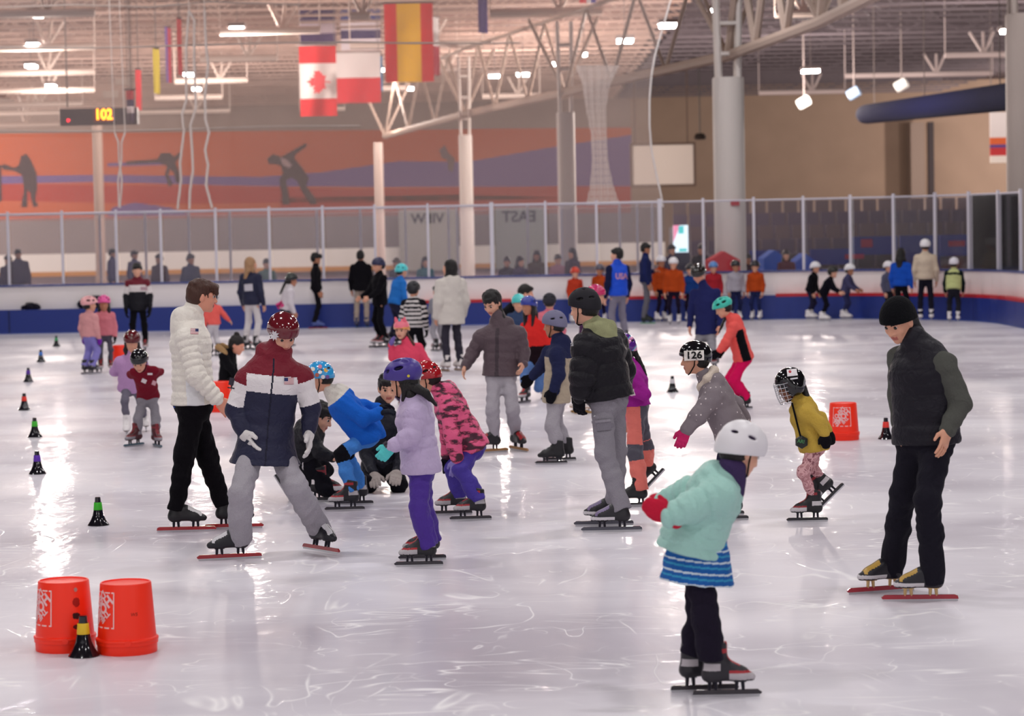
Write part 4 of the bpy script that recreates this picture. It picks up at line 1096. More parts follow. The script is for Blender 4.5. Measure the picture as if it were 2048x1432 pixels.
    # ------------ hair
    if hair:
        st = hair.get('style', 'short'); H_ = []
        if st != 'none':
            z0 = -.045 if st != 'short' else -.055
            H_ = [Ell(L((0, -.02, .038)), vec((.083, .098, .088)) * q, HF, .02), Ell(L((0, -.045, -.01)), vec((.078, .068, .075)) * q, HF, .03)]
            cutc = hair.get('fringe', .028)
            H_ += [Ell(L((0, .105, -.075 + cutc - .03)), vec((.069, .10, .092)) * q, HF, .01, '-')]
            if st == 'short': H_ += [Ell(L((0, .066, .07)), vec((.066, .03, .024)) * q, HF, .03), Half(L((0, -.03, -.06)), HF @ vec((0, .3, -1)))]
            if st == 'mop': H_ += [Ell(L((0, .07, .075)), vec((.078, .04, .032)) * q, HF, .03), Seg(L((-.05, .088, .06)), L((-.058, .1, .028)), .022 * q, .012 * q, k=.02), Seg(L((.05, .088, .06)), L((.058, .096, .02)), .022 * q, .012 * q, k=.02), Seg(L((0, .098, .065)), L((.01, .108, .03)), .024 * q, .012 * q, k=.02), Half(L((0, -.03, -.075)), HF @ vec((0, .3, -1)))]
            if st in ('long', 'tail', 'braid', 'bun', 'back'):
                H_ += [Half(L((0, 0, -.5)), (0, 0, -1))]
        dn = -Zv
        ln = hair.get('len', .3)
        bk = -HF[:, 1]
        if st == 'long':
            a = L((0, -.06, -.03)); b_ = L((0, -.075, -.09)) + dn * .02
            e_ = neck - Ft * (.11 * h * .9) - S * ln * .55 if lean > 25 else neck + bk * .10 * U * 1.2 + dn * ln * .6
            H_ += [Seg(a, b_, .07 * q, .075 * q, HF[:, 0], .6, .04), Seg(b_, e_, .075 * q, .05 * q, HF[:, 0], .4, .04)]
            for sx in ((1, -1) if hair.get('sides', True) else ()): H_ += [Seg(L((sx * .066, -.01, 0)), L((sx * .07, .0, -.1)), .022 * q, .03 * q, k=.03), Seg(L((sx * .07, .0, -.1)), L((sx * .068, -.02, -.13)) + dn * ln * .45 + Ft * .05, .03 * q, .02 * q, k=.03)]
        if st in ('tail', 'braid'):
            p0 = L(hair.get('root', (0, -.1, -.03))); p1 = vec(D(*hair['to'], float(hc[1]) + hair.get('dy', -.04))) if 'to' in hair else p0 + bk * .06 + dn * ln
            n = 6
            for k in range(n):
                s0, s1 = lerp(p0, p1, k / n), lerp(p0, p1, (k + 1) / n)
                o = Zv * .03 * math.sin(math.pi * k / n) - Zv * 0
                r0 = (.022 if st == 'braid' else .03) * q * (1 - .4 * k / n)
                H_ += [Seg(s0, s1, r0 * (1.25 if k % 2 == 0 and st == 'braid' else 1), r0 * .85, k=.01)]
        if det and not hat and st in ('short', 'tail', 'mop'):      # separate locks along the forehead and temples
            for k, a in enumerate(range(-75, 76, 15)):
                sn, cs = math.sin(rad(a)), math.cos(rad(a)); dz = .012 * ((k * 7) % 3 - 1)
                H_.append(Seg(L((sn * .068, cs * .08 - .012, .068)), L((sn * .077 + .008 * ((k % 2) - .5), cs * .094 - .008, .034 + dz - (.03 if abs(a) > 55 else 0))), .019 * q, .006 * q, k=.008))
            for k in range(14):
                a = k * 2.4; r_ = .02 + .045 * ((k * 5) % 7) / 7
                H_.append(Seg(L((math.cos(a) * r_, math.sin(a) * r_ - .02, .118 - r_ * .3)), L((math.cos(a) * (r_ + .03), math.sin(a) * (r_ + .03) - .02, .118 - r_ * .75)), .016 * q, .007 * q, k=.01))
        if st == 'bun': H_ += [Ell(L((0, -.05, .125)), vec((.035, .035, .032)) * q, HF, .015)]
        if H_: organic('hair', H_, max(vx * .9, .0055), M(hairc, 'hair'), root, wr=.0035 if not hat else .0015, sm=1)
    # ------------ headgear
    hel = None
    if hat:
        k_ = hat['k']; c1 = hat['c']; c2 = hat.get('c2', '#17151a'); HP = []
        rim = Half(L((0, .0, hat.get('rim', .0))), HF @ vec((0, .3, -1)))
        if k_ == 'beanie':
            HP = [Ell(L((0, -.012, .04)), vec((.092, .107, .098)) * q, HF, .02), Seg(L((0, .02, .02)), L((0, -.03, -.002)), .09 * q, .092 * q, k=.02), Half(L((0, 0, .0)), HF @ vec((0, .3, -1)))]
            fold = lambda X, Yy, Z: np.zeros(len(X), int)
            HP += [Seg(L((0, .035, .038)), L((0, -.05, .008)), .0, .0, k=.001)]
            hel = organic('beanie', HP, vx * .9, M(c1, 'fleece'), root)
            FB = [Ell(L((0, -.006, .022)), vec((.097, .112, .09)) * q, HF), Half(L((0, 0, .002)), HF @ vec((0, .3, -1))), Half(L((0, 0, .044)), HF @ vec((0, -.3, 1)))]
            organic('folded_brim', FB, vx * .9, M(c1, 'fleece'), hel)
        else:
            sz = hat.get('s', 1.0)
            if k_ == 'track': HP = [Ell(L((0, -.004, .044)), vec((.101, .124, .099)) * q * sz, HF), Ell(L((0, -.045, .0)), vec((.094, .084, .085)) * q * sz, HF, .03), rim]
            elif k_ == 'bike': HP = [Ell(L((0, -.012, .05)), vec((.104, .134, .094)) * q * sz, HF), Seg(L((0, .1, .03)), L((0, .118, .028)), .05 * q, .036 * q, HF[:, 0], .4, .04), rim]
            elif k_ == 'skate': HP = [Ell(L((0, -.006, .042)), vec((.102, .118, .102)) * q * sz, HF), Ell(L((0, -.055, -.005)), vec((.092, .07, .08)) * q * sz, HF, .03), rim]
            elif k_ == 'hockey': HP = [Ell(L((0, -.008, .045)), vec((.104, .122, .1)) * q * sz, HF), Seg(L((.06, -.01, -.02)), L((-.06, -.01, -.02)), .075 * q, .075 * q, k=.04), Seg(L((0, -.06, 0)), L((0, -.06, -.04)), .07 * q, .06 * q, k=.03), Half(L((0, 0, -.075)), HF @ vec((0, -.1, -1))), Ell(L((0, .12, -.06)), vec((.085, .10, .085)) * q, HF, .01, '-')]
            HP.append(Ell(L((0, -.006, .02)), vec((.083, .098, .095)) * q, HF, .004, '-'))
            vents = hat.get('vents', {'track': 0, 'bike': 3, 'skate': 2, 'hockey': 0}[k_])
            if vx < .016:
                VS = {3: [((sx * .05, y, .115), (.014, .035, .03)) for sx in (1, -1) for y in (.06, -.02, -.09)] + [((sx * .088, y, .07), (.03, .036, .014)) for sx in (1, -1) for y in (.05, -.05)] + [((0, y, .14), (.012, .035, .03)) for y in (.05, -.06)],
                      2: [((sx * .045, y, .135), (.012, .016, .02)) for sx in (1, -1) for y in (.035, -.045)] + [((sx * .096, -.03, .06), (.02, .026, .009)) for sx in (1, -1)] + [((sx * .05, -.105, .06), (.018, .03, .008)) for sx in (1, -1)], 0: []}[vents]
                for c_, r_ in VS:
                    ri = vec(r_); HP.append(Ell(L(vec(c_) * sz), ri * q * 1.05, HF, .003, '-'))
            c3 = hat.get('c3')
            def paint_h(X, Yy, Z):
                p = np.stack([X - hc[0], Yy - hc[1], Z - hc[2]], 1) @ HF / q
                e = (p[:, 0] / (.092 * sz)) ** 2 + ((p[:, 1] + .008) / (.112 * sz)) ** 2 + ((p[:, 2] - .04) / (.09 * sz)) ** 2
                i = np.where((e < 1.0) & (vx < .016), 1, 0)
                if hat.get('paint'): i = np.where(i == 1, 1, hat['paint'](p))
                return i
            m0 = hat['mat'] if 'mat' in hat else M(c1, hat.get('fin', 'gloss'))
            hel = organic('helmet', HP, vx * .9, [m0, M(c2, 'plastic'), M(c3 or c1, 'gloss'), M(hat.get('c4', '#e6e6ea'), 'gloss')], root, paint_h)
            if det:
                mb = MB()
                for sx in (1, -1): mb.tube([L((sx * .085, .0, .0)), L((sx * .078, .012, -.05)), L((sx * .045, .05, -.108)), L((0, .062, -.118))], .0048 * q, 5)
                mb.build('chin_strap', M('#141216', 'cloth'), hel)
            if k_ == 'hockey' and hat.get('cage'):
                mb = MB()
                for a in range(-60, 61, 20):
                    mb.tube([L((math.sin(rad(a)) * (.095 - .02 * (t > .8)), .035 + math.cos(rad(a)) * (.095 - .025 * max(0, t - .6)), .045 - .165 * t)) for t in (0, .3, .6, .8, 1)], .0024 * q, 5)
                for t in (0, .2, .4, .6, .8, 1):
                    mb.tube([L((math.sin(rad(a)) * (.095 - .02 * (t > .8)), .035 + math.cos(rad(a)) * (.095 - .025 * max(0, t - .6)), .045 - .165 * t)) for a in range(-80, 81, 16)], .0026 * q, 5)
                mb.build('face_cage', M('#d9dade', 'metal'), hel)
    # ------------ garments
    info = dict(neck=neck, pel=pel, S=S, Rt=Rt, Ft=Ft, ARM=ARM, LEG=LEG, U=U, h=h, hc=hc, HF=HF, L=L, root=root, vx=vx, ch=ch, wC=wC, F=F, R=R, helmet=hel, body=body, q=q)
    out = {}
    for tw in ([topw] if isinstance(topw, dict) else (topw or [])):
        out[tw.get('n', 'jacket')] = jacket(info, tw, B, kid)
    if bot: out['trousers'] = trousers(info, bot, B, kid)
    # ------------ gloves
    for k, side in enumerate('AB'):
        gl = gloves[k] if gloves else None
        if gl:
            col, mitt = (gl, False) if isinstance(gl, str) else gl[:2]
            sh, el, wr, hd, back, thumb = ARM[side]
            s_ = (1.12 if kid else 1.2) * U * (1.06 if kid else 1)
            GPm = hand_prims(wr, hd, back, thumb, s_, hands[k], mitt, .004 + max(0, (vx - .0065) * .7))
            GPm += [Seg(wr - hd * .05 * s_, wr + hd * .01, .036 * s_, .034 * s_, k=.015)]
            pg = None; gm = [M(col, 'fleece' if mitt else 'cloth')]
            if not isinstance(gl, str) and len(gl) > 2:
                gm.append(M(gl[2], 'cloth')); lim = gl[3] if len(gl) > 3 else .02
                pg = lambda X, Yy, Z, wr=wr, hd=hd, lim=lim: np.where((np.stack([X, Yy, Z], 1) - wr) @ hd < lim, 1, 0)
            out['glove' + side] = organic('glove', GPm, max(.0045, vx * .85), gm, root, pg)
    # ------------ skates
    if not noskate:
        for side in 'AB':
            hip, kn, an, gp, FR = LEG[side]
            o = bpy.data.objects.new('skate', me_b); COL.objects.link(o); o.parent = root
            Mx = Matrix([[*map(float, FR[i] * sk_len), float(gp[i] - b0[i])] for i in range(3)] + [[0, 0, 0, 1]])
            o.matrix_local = Mx
            b_ = bpy.data.objects.new('blade', me_bl); COL.objects.link(b_); b_.parent = o
            out['skate' + side] = o
    info['out'] = out
    if extra: extra(info, out)
    return info

def chain_t(p, a, b, c):
    """position along a two-bone limb: 0 at a, 1 at b, 2 at c, and the distance to it"""
    def one(a, b):
        d = b - a; t = np.clip((p - a) @ d / (d @ d), 0, 1); return t, np.linalg.norm(p - (a + t[:, None] * d), axis=1)
    t0, d0 = one(a, b); t1, d1 = one(b, c)
    return np.where(d0 < d1, t0, 1 + t1), np.minimum(d0, d1)

def jacket(I, w, B, kid):
    h, U, S, Rt, Ft = I['h'], I['U'], I['S'], I['Rt'], I['Ft']; neck, pel = I['neck'], I['pel']
    th = w.get('th', .012) * (1 if not kid else .85); hem = w.get('hem', .02) * h; fl = w.get('flare', 1.0)
    q = w.get('quilt'); dr = w.get('depth', .72)
    wC, wW, wP = .094 * h * B + th, .086 * h * B + th * 1.1, .094 * h * B + th
    ch, wa = lerp(neck, pel, .3), lerp(neck, pel, .7)
    hipd = unit(-(S) * .5 - Zv * .5) if hem > .03 * h else -S
    hm = pel + hipd * hem; CT = (hm, hipd)
    P = [Seg(neck - S * .012 * h, ch, wC * .62, wC, Rt, dr, .06, quilt=q and (q[0], q[1], 0)),
         Seg(ch, wa, wC, wW, Rt, dr + .02, .03, quilt=q and (q[0], q[1], .03), cut=CT), Seg(wa, pel, wW, wP, Rt, dr + .04, .03, quilt=q and (q[0], q[1], .06), cut=CT),
         Seg(pel, hm + hipd * .03, wP, wP * fl, Rt, dr + .06 + w.get('hd', 0), .03, quilt=q and (q[0], q[1], .02), cut=CT)]
    nt_ = len(P)
    sr = w.get('sl', 1.0)
    for side, sg in (('A', 1), ('B', -1)):
        if w.get('sleeveless'):
            sh = I['ARM'][side][0]; P += [Seg(lerp(ch, neck, .6) + Rt * sg * wC * .35, sh - Rt * sg * .012, .062 * U + th * .8, .05 * U + th * .6, k=.04)]
            continue
        sh, el, wr = I['ARM'][side][:3]
        cuff = lerp(el, wr, w.get('cuff', .93))
        r0, r1, r2 = (.052 * U * B * sr + th * .8), (.046 * U * B * sr + th * .8), (.036 * U * B * sr + th * .55)
        P += [Seg(lerp(ch, neck, .55) + Rt * sg * wC * .35, sh, .06 * U * B + th * .5, r0, k=.05)]
        P += [Seg(sh, el, r0, r1, k=.03, quilt=q and (q[0] * .95, q[1] * .9, .02)), Seg(el, cuff, r1, r2, k=.02, quilt=q and (q[0] * .95, q[1] * .9, .05))]
    if w.get('collar', True):
        P += [Seg(neck - S * .02, lerp(neck, I['hc'], .38), .066 * U + th * .5, .064 * U + th * .3, k=.03)]
    if w.get('hood'):
        hd = (w['hood'] if w['hood'] is not True else 1) * (1.1 if kid else 1); c = neck - Ft * (.045 * U + th) - S * .004 * h
        W_ = np.stack([Rt, Ft, S], 1)
        P += [Ell(c, vec((.112, .052, .078)) * U * hd, W_, .05), Ell(c - S * .055 * U * hd - Ft * .012 * U, vec((.085, .045, .065)) * U * hd, W_, .05)]
        for sg in (1, -1):
            P += [Seg(c + Rt * sg * .07 * U * hd + S * .03 * U, neck + Rt * sg * .085 * U + S * .02 * U, .034 * U * hd, .034 * U, k=.03), Seg(neck + Rt * sg * .085 * U + S * .02 * U, neck + Ft * .075 * U + Rt * sg * .045 * U - S * .01 * h, .034 * U, .024 * U, k=.03)]
    if w.get('more'): P += w['more'](I)
    mats = [w['mat'] if 'mat' in w else M(w['c'], w.get('f', 'nylon'))] + [m if not isinstance(m, str) else M(m, w.get('f', 'nylon')) for m in w.get('c2', [])]
    paint = None
    if w.get('paint'):
        def paint(X, Yy, Z):
            p = np.stack([X, Yy, Z], 1).astype(np.float64); r = p - pel
            o = dict(z=(r @ S) / np.linalg.norm(neck - pel), x=(r @ Rt) / h, y=(r @ Ft) / h, p=p)
            tA, dA = chain_t(p, *I['ARM']['A'][:3]); tB, dB = chain_t(p, *I['ARM']['B'][:3])
            o['t'] = np.where(dA < dB, tA, tB); dd = np.minimum(dA, dB)
            torso = np.min([pr.ev(X, Yy, Z) for pr in P[:nt_]], 0)
            o['arm'] = (dd - (.05 * U * B * sr + th * .8)) < torso
            o['side'] = np.where(dA < dB, 1, -1)
            return w['paint'](o)
    return organic(w.get('n', 'jacket'), P, I['vx'] * w.get('vq', 1.1), mats, I['root'], paint, w.get('wr', .0038 if not q else .002), 1 if q else 2)

def trousers(I, w, B, kid):
    h, U, S, Rt, Ft, pel = I['h'], I['U'], I['S'], I['Rt'], I['Ft'], I['pel']
    st = w.get('st', 'straight'); e = w.get('th', .008)
    R_ = {'slim': (.064, .046, .036, .030), 'straight': (.073, .056, .053, .053), 'wide': (.078, .072, .074, .076), 'jogger': (.074, .062, .058, .036), 'snow': (.08, .066, .064, .064)}[st]
    r = [x * U * (B if st != 'slim' else B * .97) + e for x in R_]
    up = pel + S * w.get('rise', .07) * h
    wp = .088 * h * B + e
    P = [Seg(up, pel, wp * .93, wp, Rt, .78, .03)]
    for side, sg in (('A', 1), ('B', -1)):
        hip, kn, an = I['LEG'][side][:3]
        d = unit(an - kn); end = an + d * w.get('drop', .02) * U - d * w.get('crop', 0) * U
        mid = lerp(kn, an, .45)
        P += [Seg(lerp(pel, hip, .8), kn, r[0], r[1], k=.05), Seg(kn, mid, r[1], r[2], k=.03), Seg(mid, end + d * .04, r[2], r[3], k=.03, cut=(end, d))]
    mats = [w['mat'] if 'mat' in w else M(w['c'], w.get('f', 'cloth'))] + [M(m, w.get('f', 'cloth')) for m in w.get('c2', [])]
    paint = None
    if w.get('paint'):
        def paint(X, Yy, Z):
            p = np.stack([X, Yy, Z], 1).astype(np.float64)
            tA, dA = chain_t(p, *I['LEG']['A'][:3]); tB, dB = chain_t(p, *I['LEG']['B'][:3]); r_ = p - pel
            return w['paint'](dict(t=np.where(dA < dB, tA, tB), side=np.where(dA < dB, 1, -1), x=(r_ @ Rt) / h, y=(r_ @ Ft) / h, z=(r_ @ S) / h, p=p))
    return organic('trousers', P, I['vx'] * 1.15, mats, I['root'], paint, w.get('wr', .005), 2)
def head_frame_from(d):
    d = unit(d); u = unit(np.cross(d, vec((.3, .9, .1)))); v = np.cross(d, u); return np.stack([u, v, d], 1)
# ------------------------------------------------------------------ everyone on the ice (image pixel positions are turned into places on the ice)
def patch(o, c, w, h, col, rot=0, name='patch', nx=4, ny=4):
    P_, F_ = grid2(w, h, nx, ny, c, rot); return decal(name, o, P_, F_, M(col, 'print'))
def word(o, txt, hpx, c, col, rot=0, sx=1.0, name='lettering', cuts=0):
    P_, F_ = text2(txt, hpx, c, rot, sx, cuts); return decal(name, o, P_, F_, M(col, 'print'), lift=.006)
def disc(o, c, r, col, name='sticker', ry=None, n=10):
    P_ = [(c[0] + r * math.cos(2*math.pi*k/n), c[1] + (ry or r) * math.sin(2*math.pi*k/n)) for k in range(n)] + [c]
    return decal(name, o, P_, [(k, (k+1) % n, n) for k in range(n)], M(col, 'print'))

# --- front group
def x1(I, o):
    flag_patch(o['jacket'], (389, 662.5), 16, 11, 2, flip=True)
person('young man in white puffer jacket and slim black trousers walking away beside the team coat', (414, 1060), 102, 1.78,
       j=dict(pel=(387, 806), neck=(379, 634), head=(404, 592), shA=(372, 676), elA=(392, 752), wrA=(436, 800), hdA=(458, 826), elB=(402, 740, -.1), wrB=(398, 775, -.18), hdB=(392, 790, -.18), knA=(370, 905), knB=(416, 918)),
       feet=dict(A=(368, 1063, 92), B=(463, 1057, 92)), skin='r', hair=dict(c='#4a2a1e', style='mop'), head=(102, 6),
       topw=[dict(n='shirt', c='#2d55b8', f='cloth', th=.012, hem=.012, collar=False), dict(c='#ebe5da', th=.030, quilt=(.052, .008), hem=.0, hood=1.0, c2=['#e9e9ea'], paint=lambda o: np.where(~o['arm'] & (np.abs(o['y']) < .035) & (o['z'] < .62) & (o['side'] > 0), 1, 0))],
       bot=dict(c='#1a181d', st='slim', crop=.02, th=.030), skate=('speed', '#1a191e', '#1a191e', '#d8d6d6', '#a81c22'), extra=x1)

def x2(I, o):
    flag_patch(o['jacket'], (578, 762), 19, 13, 0)
    patch(o['jacket'], (463, 763), 10, 15, '#3a3540', 12, 'shield_logo'); patch(o['jacket'], (462, 776), 14, 2.5, '#3a3540', 8, 'logo_bar')
    if I['helmet']:
        n = 9; P_ = [(548 + (11 if k % 2 == 0 else 6) * math.cos(k * math.pi / n + .3), 671 + (11 if k % 2 == 0 else 6.5) * math.sin(k * math.pi / n + .3)) for k in range(2 * n)] + [(548, 671)]
        decal('flower_sticker', I['helmet'], P_, [(k, (k + 1) % (2 * n), 2 * n) for k in range(2 * n)], M('#dcdadd', 'print'))
    patch(o['gloveA'], (494, 883), 6, 6, '#2a2c40', 30, 'glove_badge') if 'gloveA' in o and o['gloveA'] else None
def p2(o):
    z, t, arm = o['z'], o['t'], o['arm']
    i = np.where(z > .76, 1, np.where(z > .56, 2, 0))
    ia = np.where(t < .12, 1, np.where(t < .88, 2, 0))
    i = np.where(arm, ia, i)
    return np.where(~arm & (np.abs(o['x']) < .0035) & (o['y'] > 0) & (z < .95), 3, i)
person('skater in long maroon, white and navy team coat and maroon helmet looking down', (540, 1112), 8, 1.64,
       j=dict(pel=(531, 884), neck=(548, 706), head=(566, 667), shA=(492, 760), shB=(604, 754), elA=(471, 818), wrA=(487, 866), hdA=(510, 906), elB=(622, 815), wrB=(617, 866), hdB=(621, 900), knA=(482, 985), knB=(592, 975)),
       feet=dict(A=(465, 1118, -76), B=(638, 1102, 0.05, 38, 0, -12)), skin='b', hair=dict(style='short'), head=(24, 33), hands=(12, 18),
       hat=dict(k='track', c='#661722'), gloves=('#dedad8', '#dedad8'),
       topw=dict(c='#272840', th=.028, quilt=(.12, .004), hem=.085, flare=1.36, hd=.2, hood=1.05, sl=1.02, f='nylon', c2=['#7a1e2e', '#e9e4e4', '#20203a'], paint=p2),
       bot=dict(c='#a8a4ab', st='wide', drop=.045, f='fleece'), skate=('speed', '#1c1b26', '#1c1b26', '#d9d7da', '#a02028'), extra=x2)

def x3(I, o):
    disc(I['helmet'], (817, 752), 3, '#d9c94a') if I['helmet'] else None
    patch(o['gloveB'], (772, 889), 9, 12, '#4a464e', -35, 'wrist_strap') if o.get('gloveB') else None
    y = float(I['hc'][1]) - .075; a_, b_, c_, e_ = [vec(D(px, py, y - dy)) for px, py, dy in ((812, 772, 0), (834, 778, .03), (852, 786, .05), (872, 810, .06))]
    organic('hair_lock', [Seg(a_, b_, .03, .026, k=.02), Seg(b_, c_, .026, .02, k=.02), Seg(c_, e_, .02, .009, k=.02), Seg(b_, vec(D(858, 800, y - .05)), .02, .008, k=.02), Seg(a_, vec(D(806, 800, y - .01)), .03, .012, k=.02)], .0055, M('#1c1718', 'hair'), I['root'], wr=.003)
person('girl in lilac puffer coat, purple snow trousers and purple vented helmet with long black hair', (842, 1127), -86, 1.25,
       j=dict(pel=(842, 930), neck=(824, 799), head=(806, 760), shB=(830, 826), elB=(822, 872), wrB=(783, 893), hdB=(752, 928), elA=(838, 860), wrA=(842, 885, .0), hdA=(848, 905), knB=(838, 1020), knA=(846, 1015)),
       feet=dict(B=(843, 1132, -88), A=(850, 1119, -88)), hair=dict(style='long', len=.12, sides=False), head=(-124, 14), hat=dict(k='bike', c='#45358c', fin='plastic', c2='#221a48', s=1.13), hs=.212,
       topw=dict(c='#bfaecf', th=.034, quilt=(.072, .008), hem=.035, hood=1.05), bot=dict(c='#4a2f8e', st='snow', drop=.03, f='nylon'),
       gloves=(None, ('#5fd0cf', False, '#c683d2', .015)), skate=KID, hands=(22, 35), extra=x3)

CAMO = M2('pink_camouflage', ('#4a2334', '#a8405e', '#e8608c'), 9, (1.2, 1.2, 3.2), pos=(.43, .5), rough=.5)
def x4(I, o):
    n = 5; P_ = [(838 + (10 if k % 2 == 0 else 5) * math.cos(k * math.pi / n), 750 + (12 if k % 2 == 0 else 6) * math.sin(k * math.pi / n)) for k in range(10)] + [(838, 750)]
    if I['helmet']: decal('white_star', I['helmet'], P_, [(k, (k + 1) % 10, 10) for k in range(10)], M('#ece6e6', 'print'))
person('child in pink camouflage coat and red helmet bending forward behind the lilac coat', (930, 1034), -88, 1.24, lean=45,
       j=dict(pel=(944, 892), neck=(884, 785), head=(854, 757), shB=(898, 815), elB=(906, 876), wrB=(914, 920), hdB=(908, 952), wrA=(895, 912), knB=(922, 938), knA=(906, 938)),
       feet=dict(B=(946, 1040, -86), A=(908, 1029, -88)), hair=dict(style='back'), head=(-98, 22), hat=dict(k='skate', c='#a81b24', c2='#2a0d10'),
       topw=dict(mat=CAMO, th=.036, hem=.03, hood=1.15, sl=1.1, wr=.004), bot=dict(c='#48399a', st='snow', drop=.0, f='nylon'), gloves=('#2a2733', '#8e84c6'), skate=KID, extra=x4)

def x5(I, o):
    if I['helmet']:
        for k, (x, y, c) in enumerate([(626, 738, '#e8e4d8'), (640, 733, '#d88aa0'), (652, 740, '#e6b04a'), (634, 750, '#b86a5a'), (646, 754, '#eae6ea'), (622, 752, '#d8c8c0'), (655, 754, '#7a5a9a'), (640, 744, '#f0eeee')]): disc(I['helmet'], (x, y), 4.2, c)
person('child in bright blue jacket and sticker-covered blue helmet bent low with hands behind the back', (700, 1016), -86, 1.2, lean=60,
       j=dict(pel=(736, 868), neck=(672, 795), head=(640, 756), shB=(686, 806), elB=(728, 836), wrB=(758, 826), hdB=(776, 822), elA=(726, 816), wrA=(756, 816), hdA=(774, 812), knB=(682, 908), knA=(692, 902)),
       feet=dict(B=(694, 1021, -86), A=(712, 1009, -88)), skin='a', hair=dict(style='short'), head=(-92, 16), hat=dict(k='skate', c='#35a0dd', c2='#14161c'),
       topw=dict(c='#1f66cf', th=.042, hem=.05, hood=1.15, f='fleece', wr=.006, c2=['#ded8cf'], paint=lambda o: np.where(o['z'] > .97, 1, 0)),
       bot=dict(c='#4a8ad8', st='straight', crop=.02, c2=['#1b1b22'], paint=lambda o: np.where((o['t'] > .82) & (o['t'] < 1.2), 1, 0)), gloves=('#22242e', '#2b2f3c'), skate=KID, extra=x5)

def x6(I, o):
    disc(o['jacket'], (779, 824), 4, '#b02a3a', 'chest_badge')
person('boy in black tracksuit kneeling on the ice behind the blue jacket, pale gloves down', (770, 985), -6, 1.58, kid=False,
       j=dict(pel=(764, 932, .28), neck=(758, 824), head=(776, 776), shA=(726, 848), shB=(800, 846), elA=(732, 905, -.1), elB=(806, 900, -.1), wrA=(748, 950, -.22), hdA=(752, 988, -.22), wrB=(793, 946, -.22), hdB=(788, 982, -.22), knA=(738, 968, -.12), knB=(798, 970, -.12)),
       feet=dict(A=(740, 968, .5, -6, -75), B=(796, 968, .5, -6, -75)), skin='b', hair=dict(style='short', fringe=.02), head=(8, 12), hands=(10, 10),
       topw=dict(c='#1f2030', th=.02, hem=.03, hood=.9), bot=dict(c='#1e1d26', st='straight', th=.016), gloves=('#aca29d', '#aca29d'), skate=HOCKEY, extra=x6)

def p7(o): return np.where((np.abs(o['x']) > .082) & (np.mod(o['y'] * 60 + .5, 1.4) < .45) & (np.abs(o['y']) < .03), 1, 0)
person('crouching helper in black with white trouser stripes, half hidden behind the team coat', (628, 1000), 76, 1.55, kid=False,
       j=dict(pel=(612, 908), neck=(618, 848), head=(640, 833), shA=(616, 866), elA=(640, 905), wrA=(665, 915), hdA=(685, 920), knA=(655, 978), knB=(650, 940)),
       feet=dict(A=(568, 985, .0, 80, -58), B=(648, 1003, 82)), skin='b', hair=dict(style='short'), head=(80, 25),
       topw=dict(c='#25242c', th=.02, hem=.03), bot=dict(c='#201f27', st='straight', th=.012, c2=['#d8d4d6'], paint=p7), skate=('kid', '#1f1c22', '#e2dcdc', '#8a1e2a', '#26242b'))

person('woman in brown puffer jacket and grey joggers pointing down at the ice', (1008, 899), -10, 1.55, kid=False,
       j=dict(pel=(1002, 750), neck=(1003, 645), head=(984, 605), shA=(962, 674), elA=(945, 706), wrA=(930, 734), hdA=(923, 756), shB=(1038, 668), elB=(1047, 706), wrB=(1046, 728), hdB=(1041, 748), knA=(985, 822), knB=(1026, 822)),
       feet=dict(A=(980, 905, -62), B=(1036, 901, 24)), skin='b', hair=dict(style='tail', to=(1008, 640), root=(0, -.1, .05), fringe=.03), head=(-32, 32),
       topw=dict(c='#5c4d53', th=.030, quilt=(.082, .008), hem=.0, hood=.9, c2=['#453a40'], paint=lambda o: np.where(~o['arm'] & (np.abs(o['x'] - .012) < .012) & (o['y'] > 0) & (o['z'] < .9), 1, 0)),
       bot=dict(c='#aaa4ac', st='jogger', f='fleece', crop=.0), skate=('speed', '#201e24', '#2a282e', '#a3232a', '#a87c50'))

person('child in navy and beige padded jacket and grey-violet helmet facing the brown puffer', (1112, 924), -94, 1.32,
       j=dict(pel=(1113, 792), neck=(1119, 684), head=(1108, 650), shB=(1114, 708), elB=(1118, 750), wrB=(1106, 780), hdB=(1098, 806), shA=(1098, 706), elA=(1084, 732), wrA=(1064, 754), hdA=(1046, 772), knB=(1104, 852), knA=(1112, 850)),
       feet=dict(B=(1108, 928, -90), A=(1126, 921, -90)), skin='c', hair=dict(style='short'), head=(-112, 6), hat=dict(k='skate', c='#77758f', fin='matte', s=1.04),
       topw=dict(c='#b7a893', th=.026, quilt=(.05, .004), hem=.04, hood=1.1, f='cloth', c2=['#282c4c', '#e6e2e0'], paint=lambda o: np.where(o['arm'] | (o['z'] > .72), 1, 0)),
       bot=dict(c='#a8a3aa', st='jogger', f='fleece', crop=.05), gloves=(('#1b1a22', True), ('#1b1a22', True)), skate=HOCKEY)

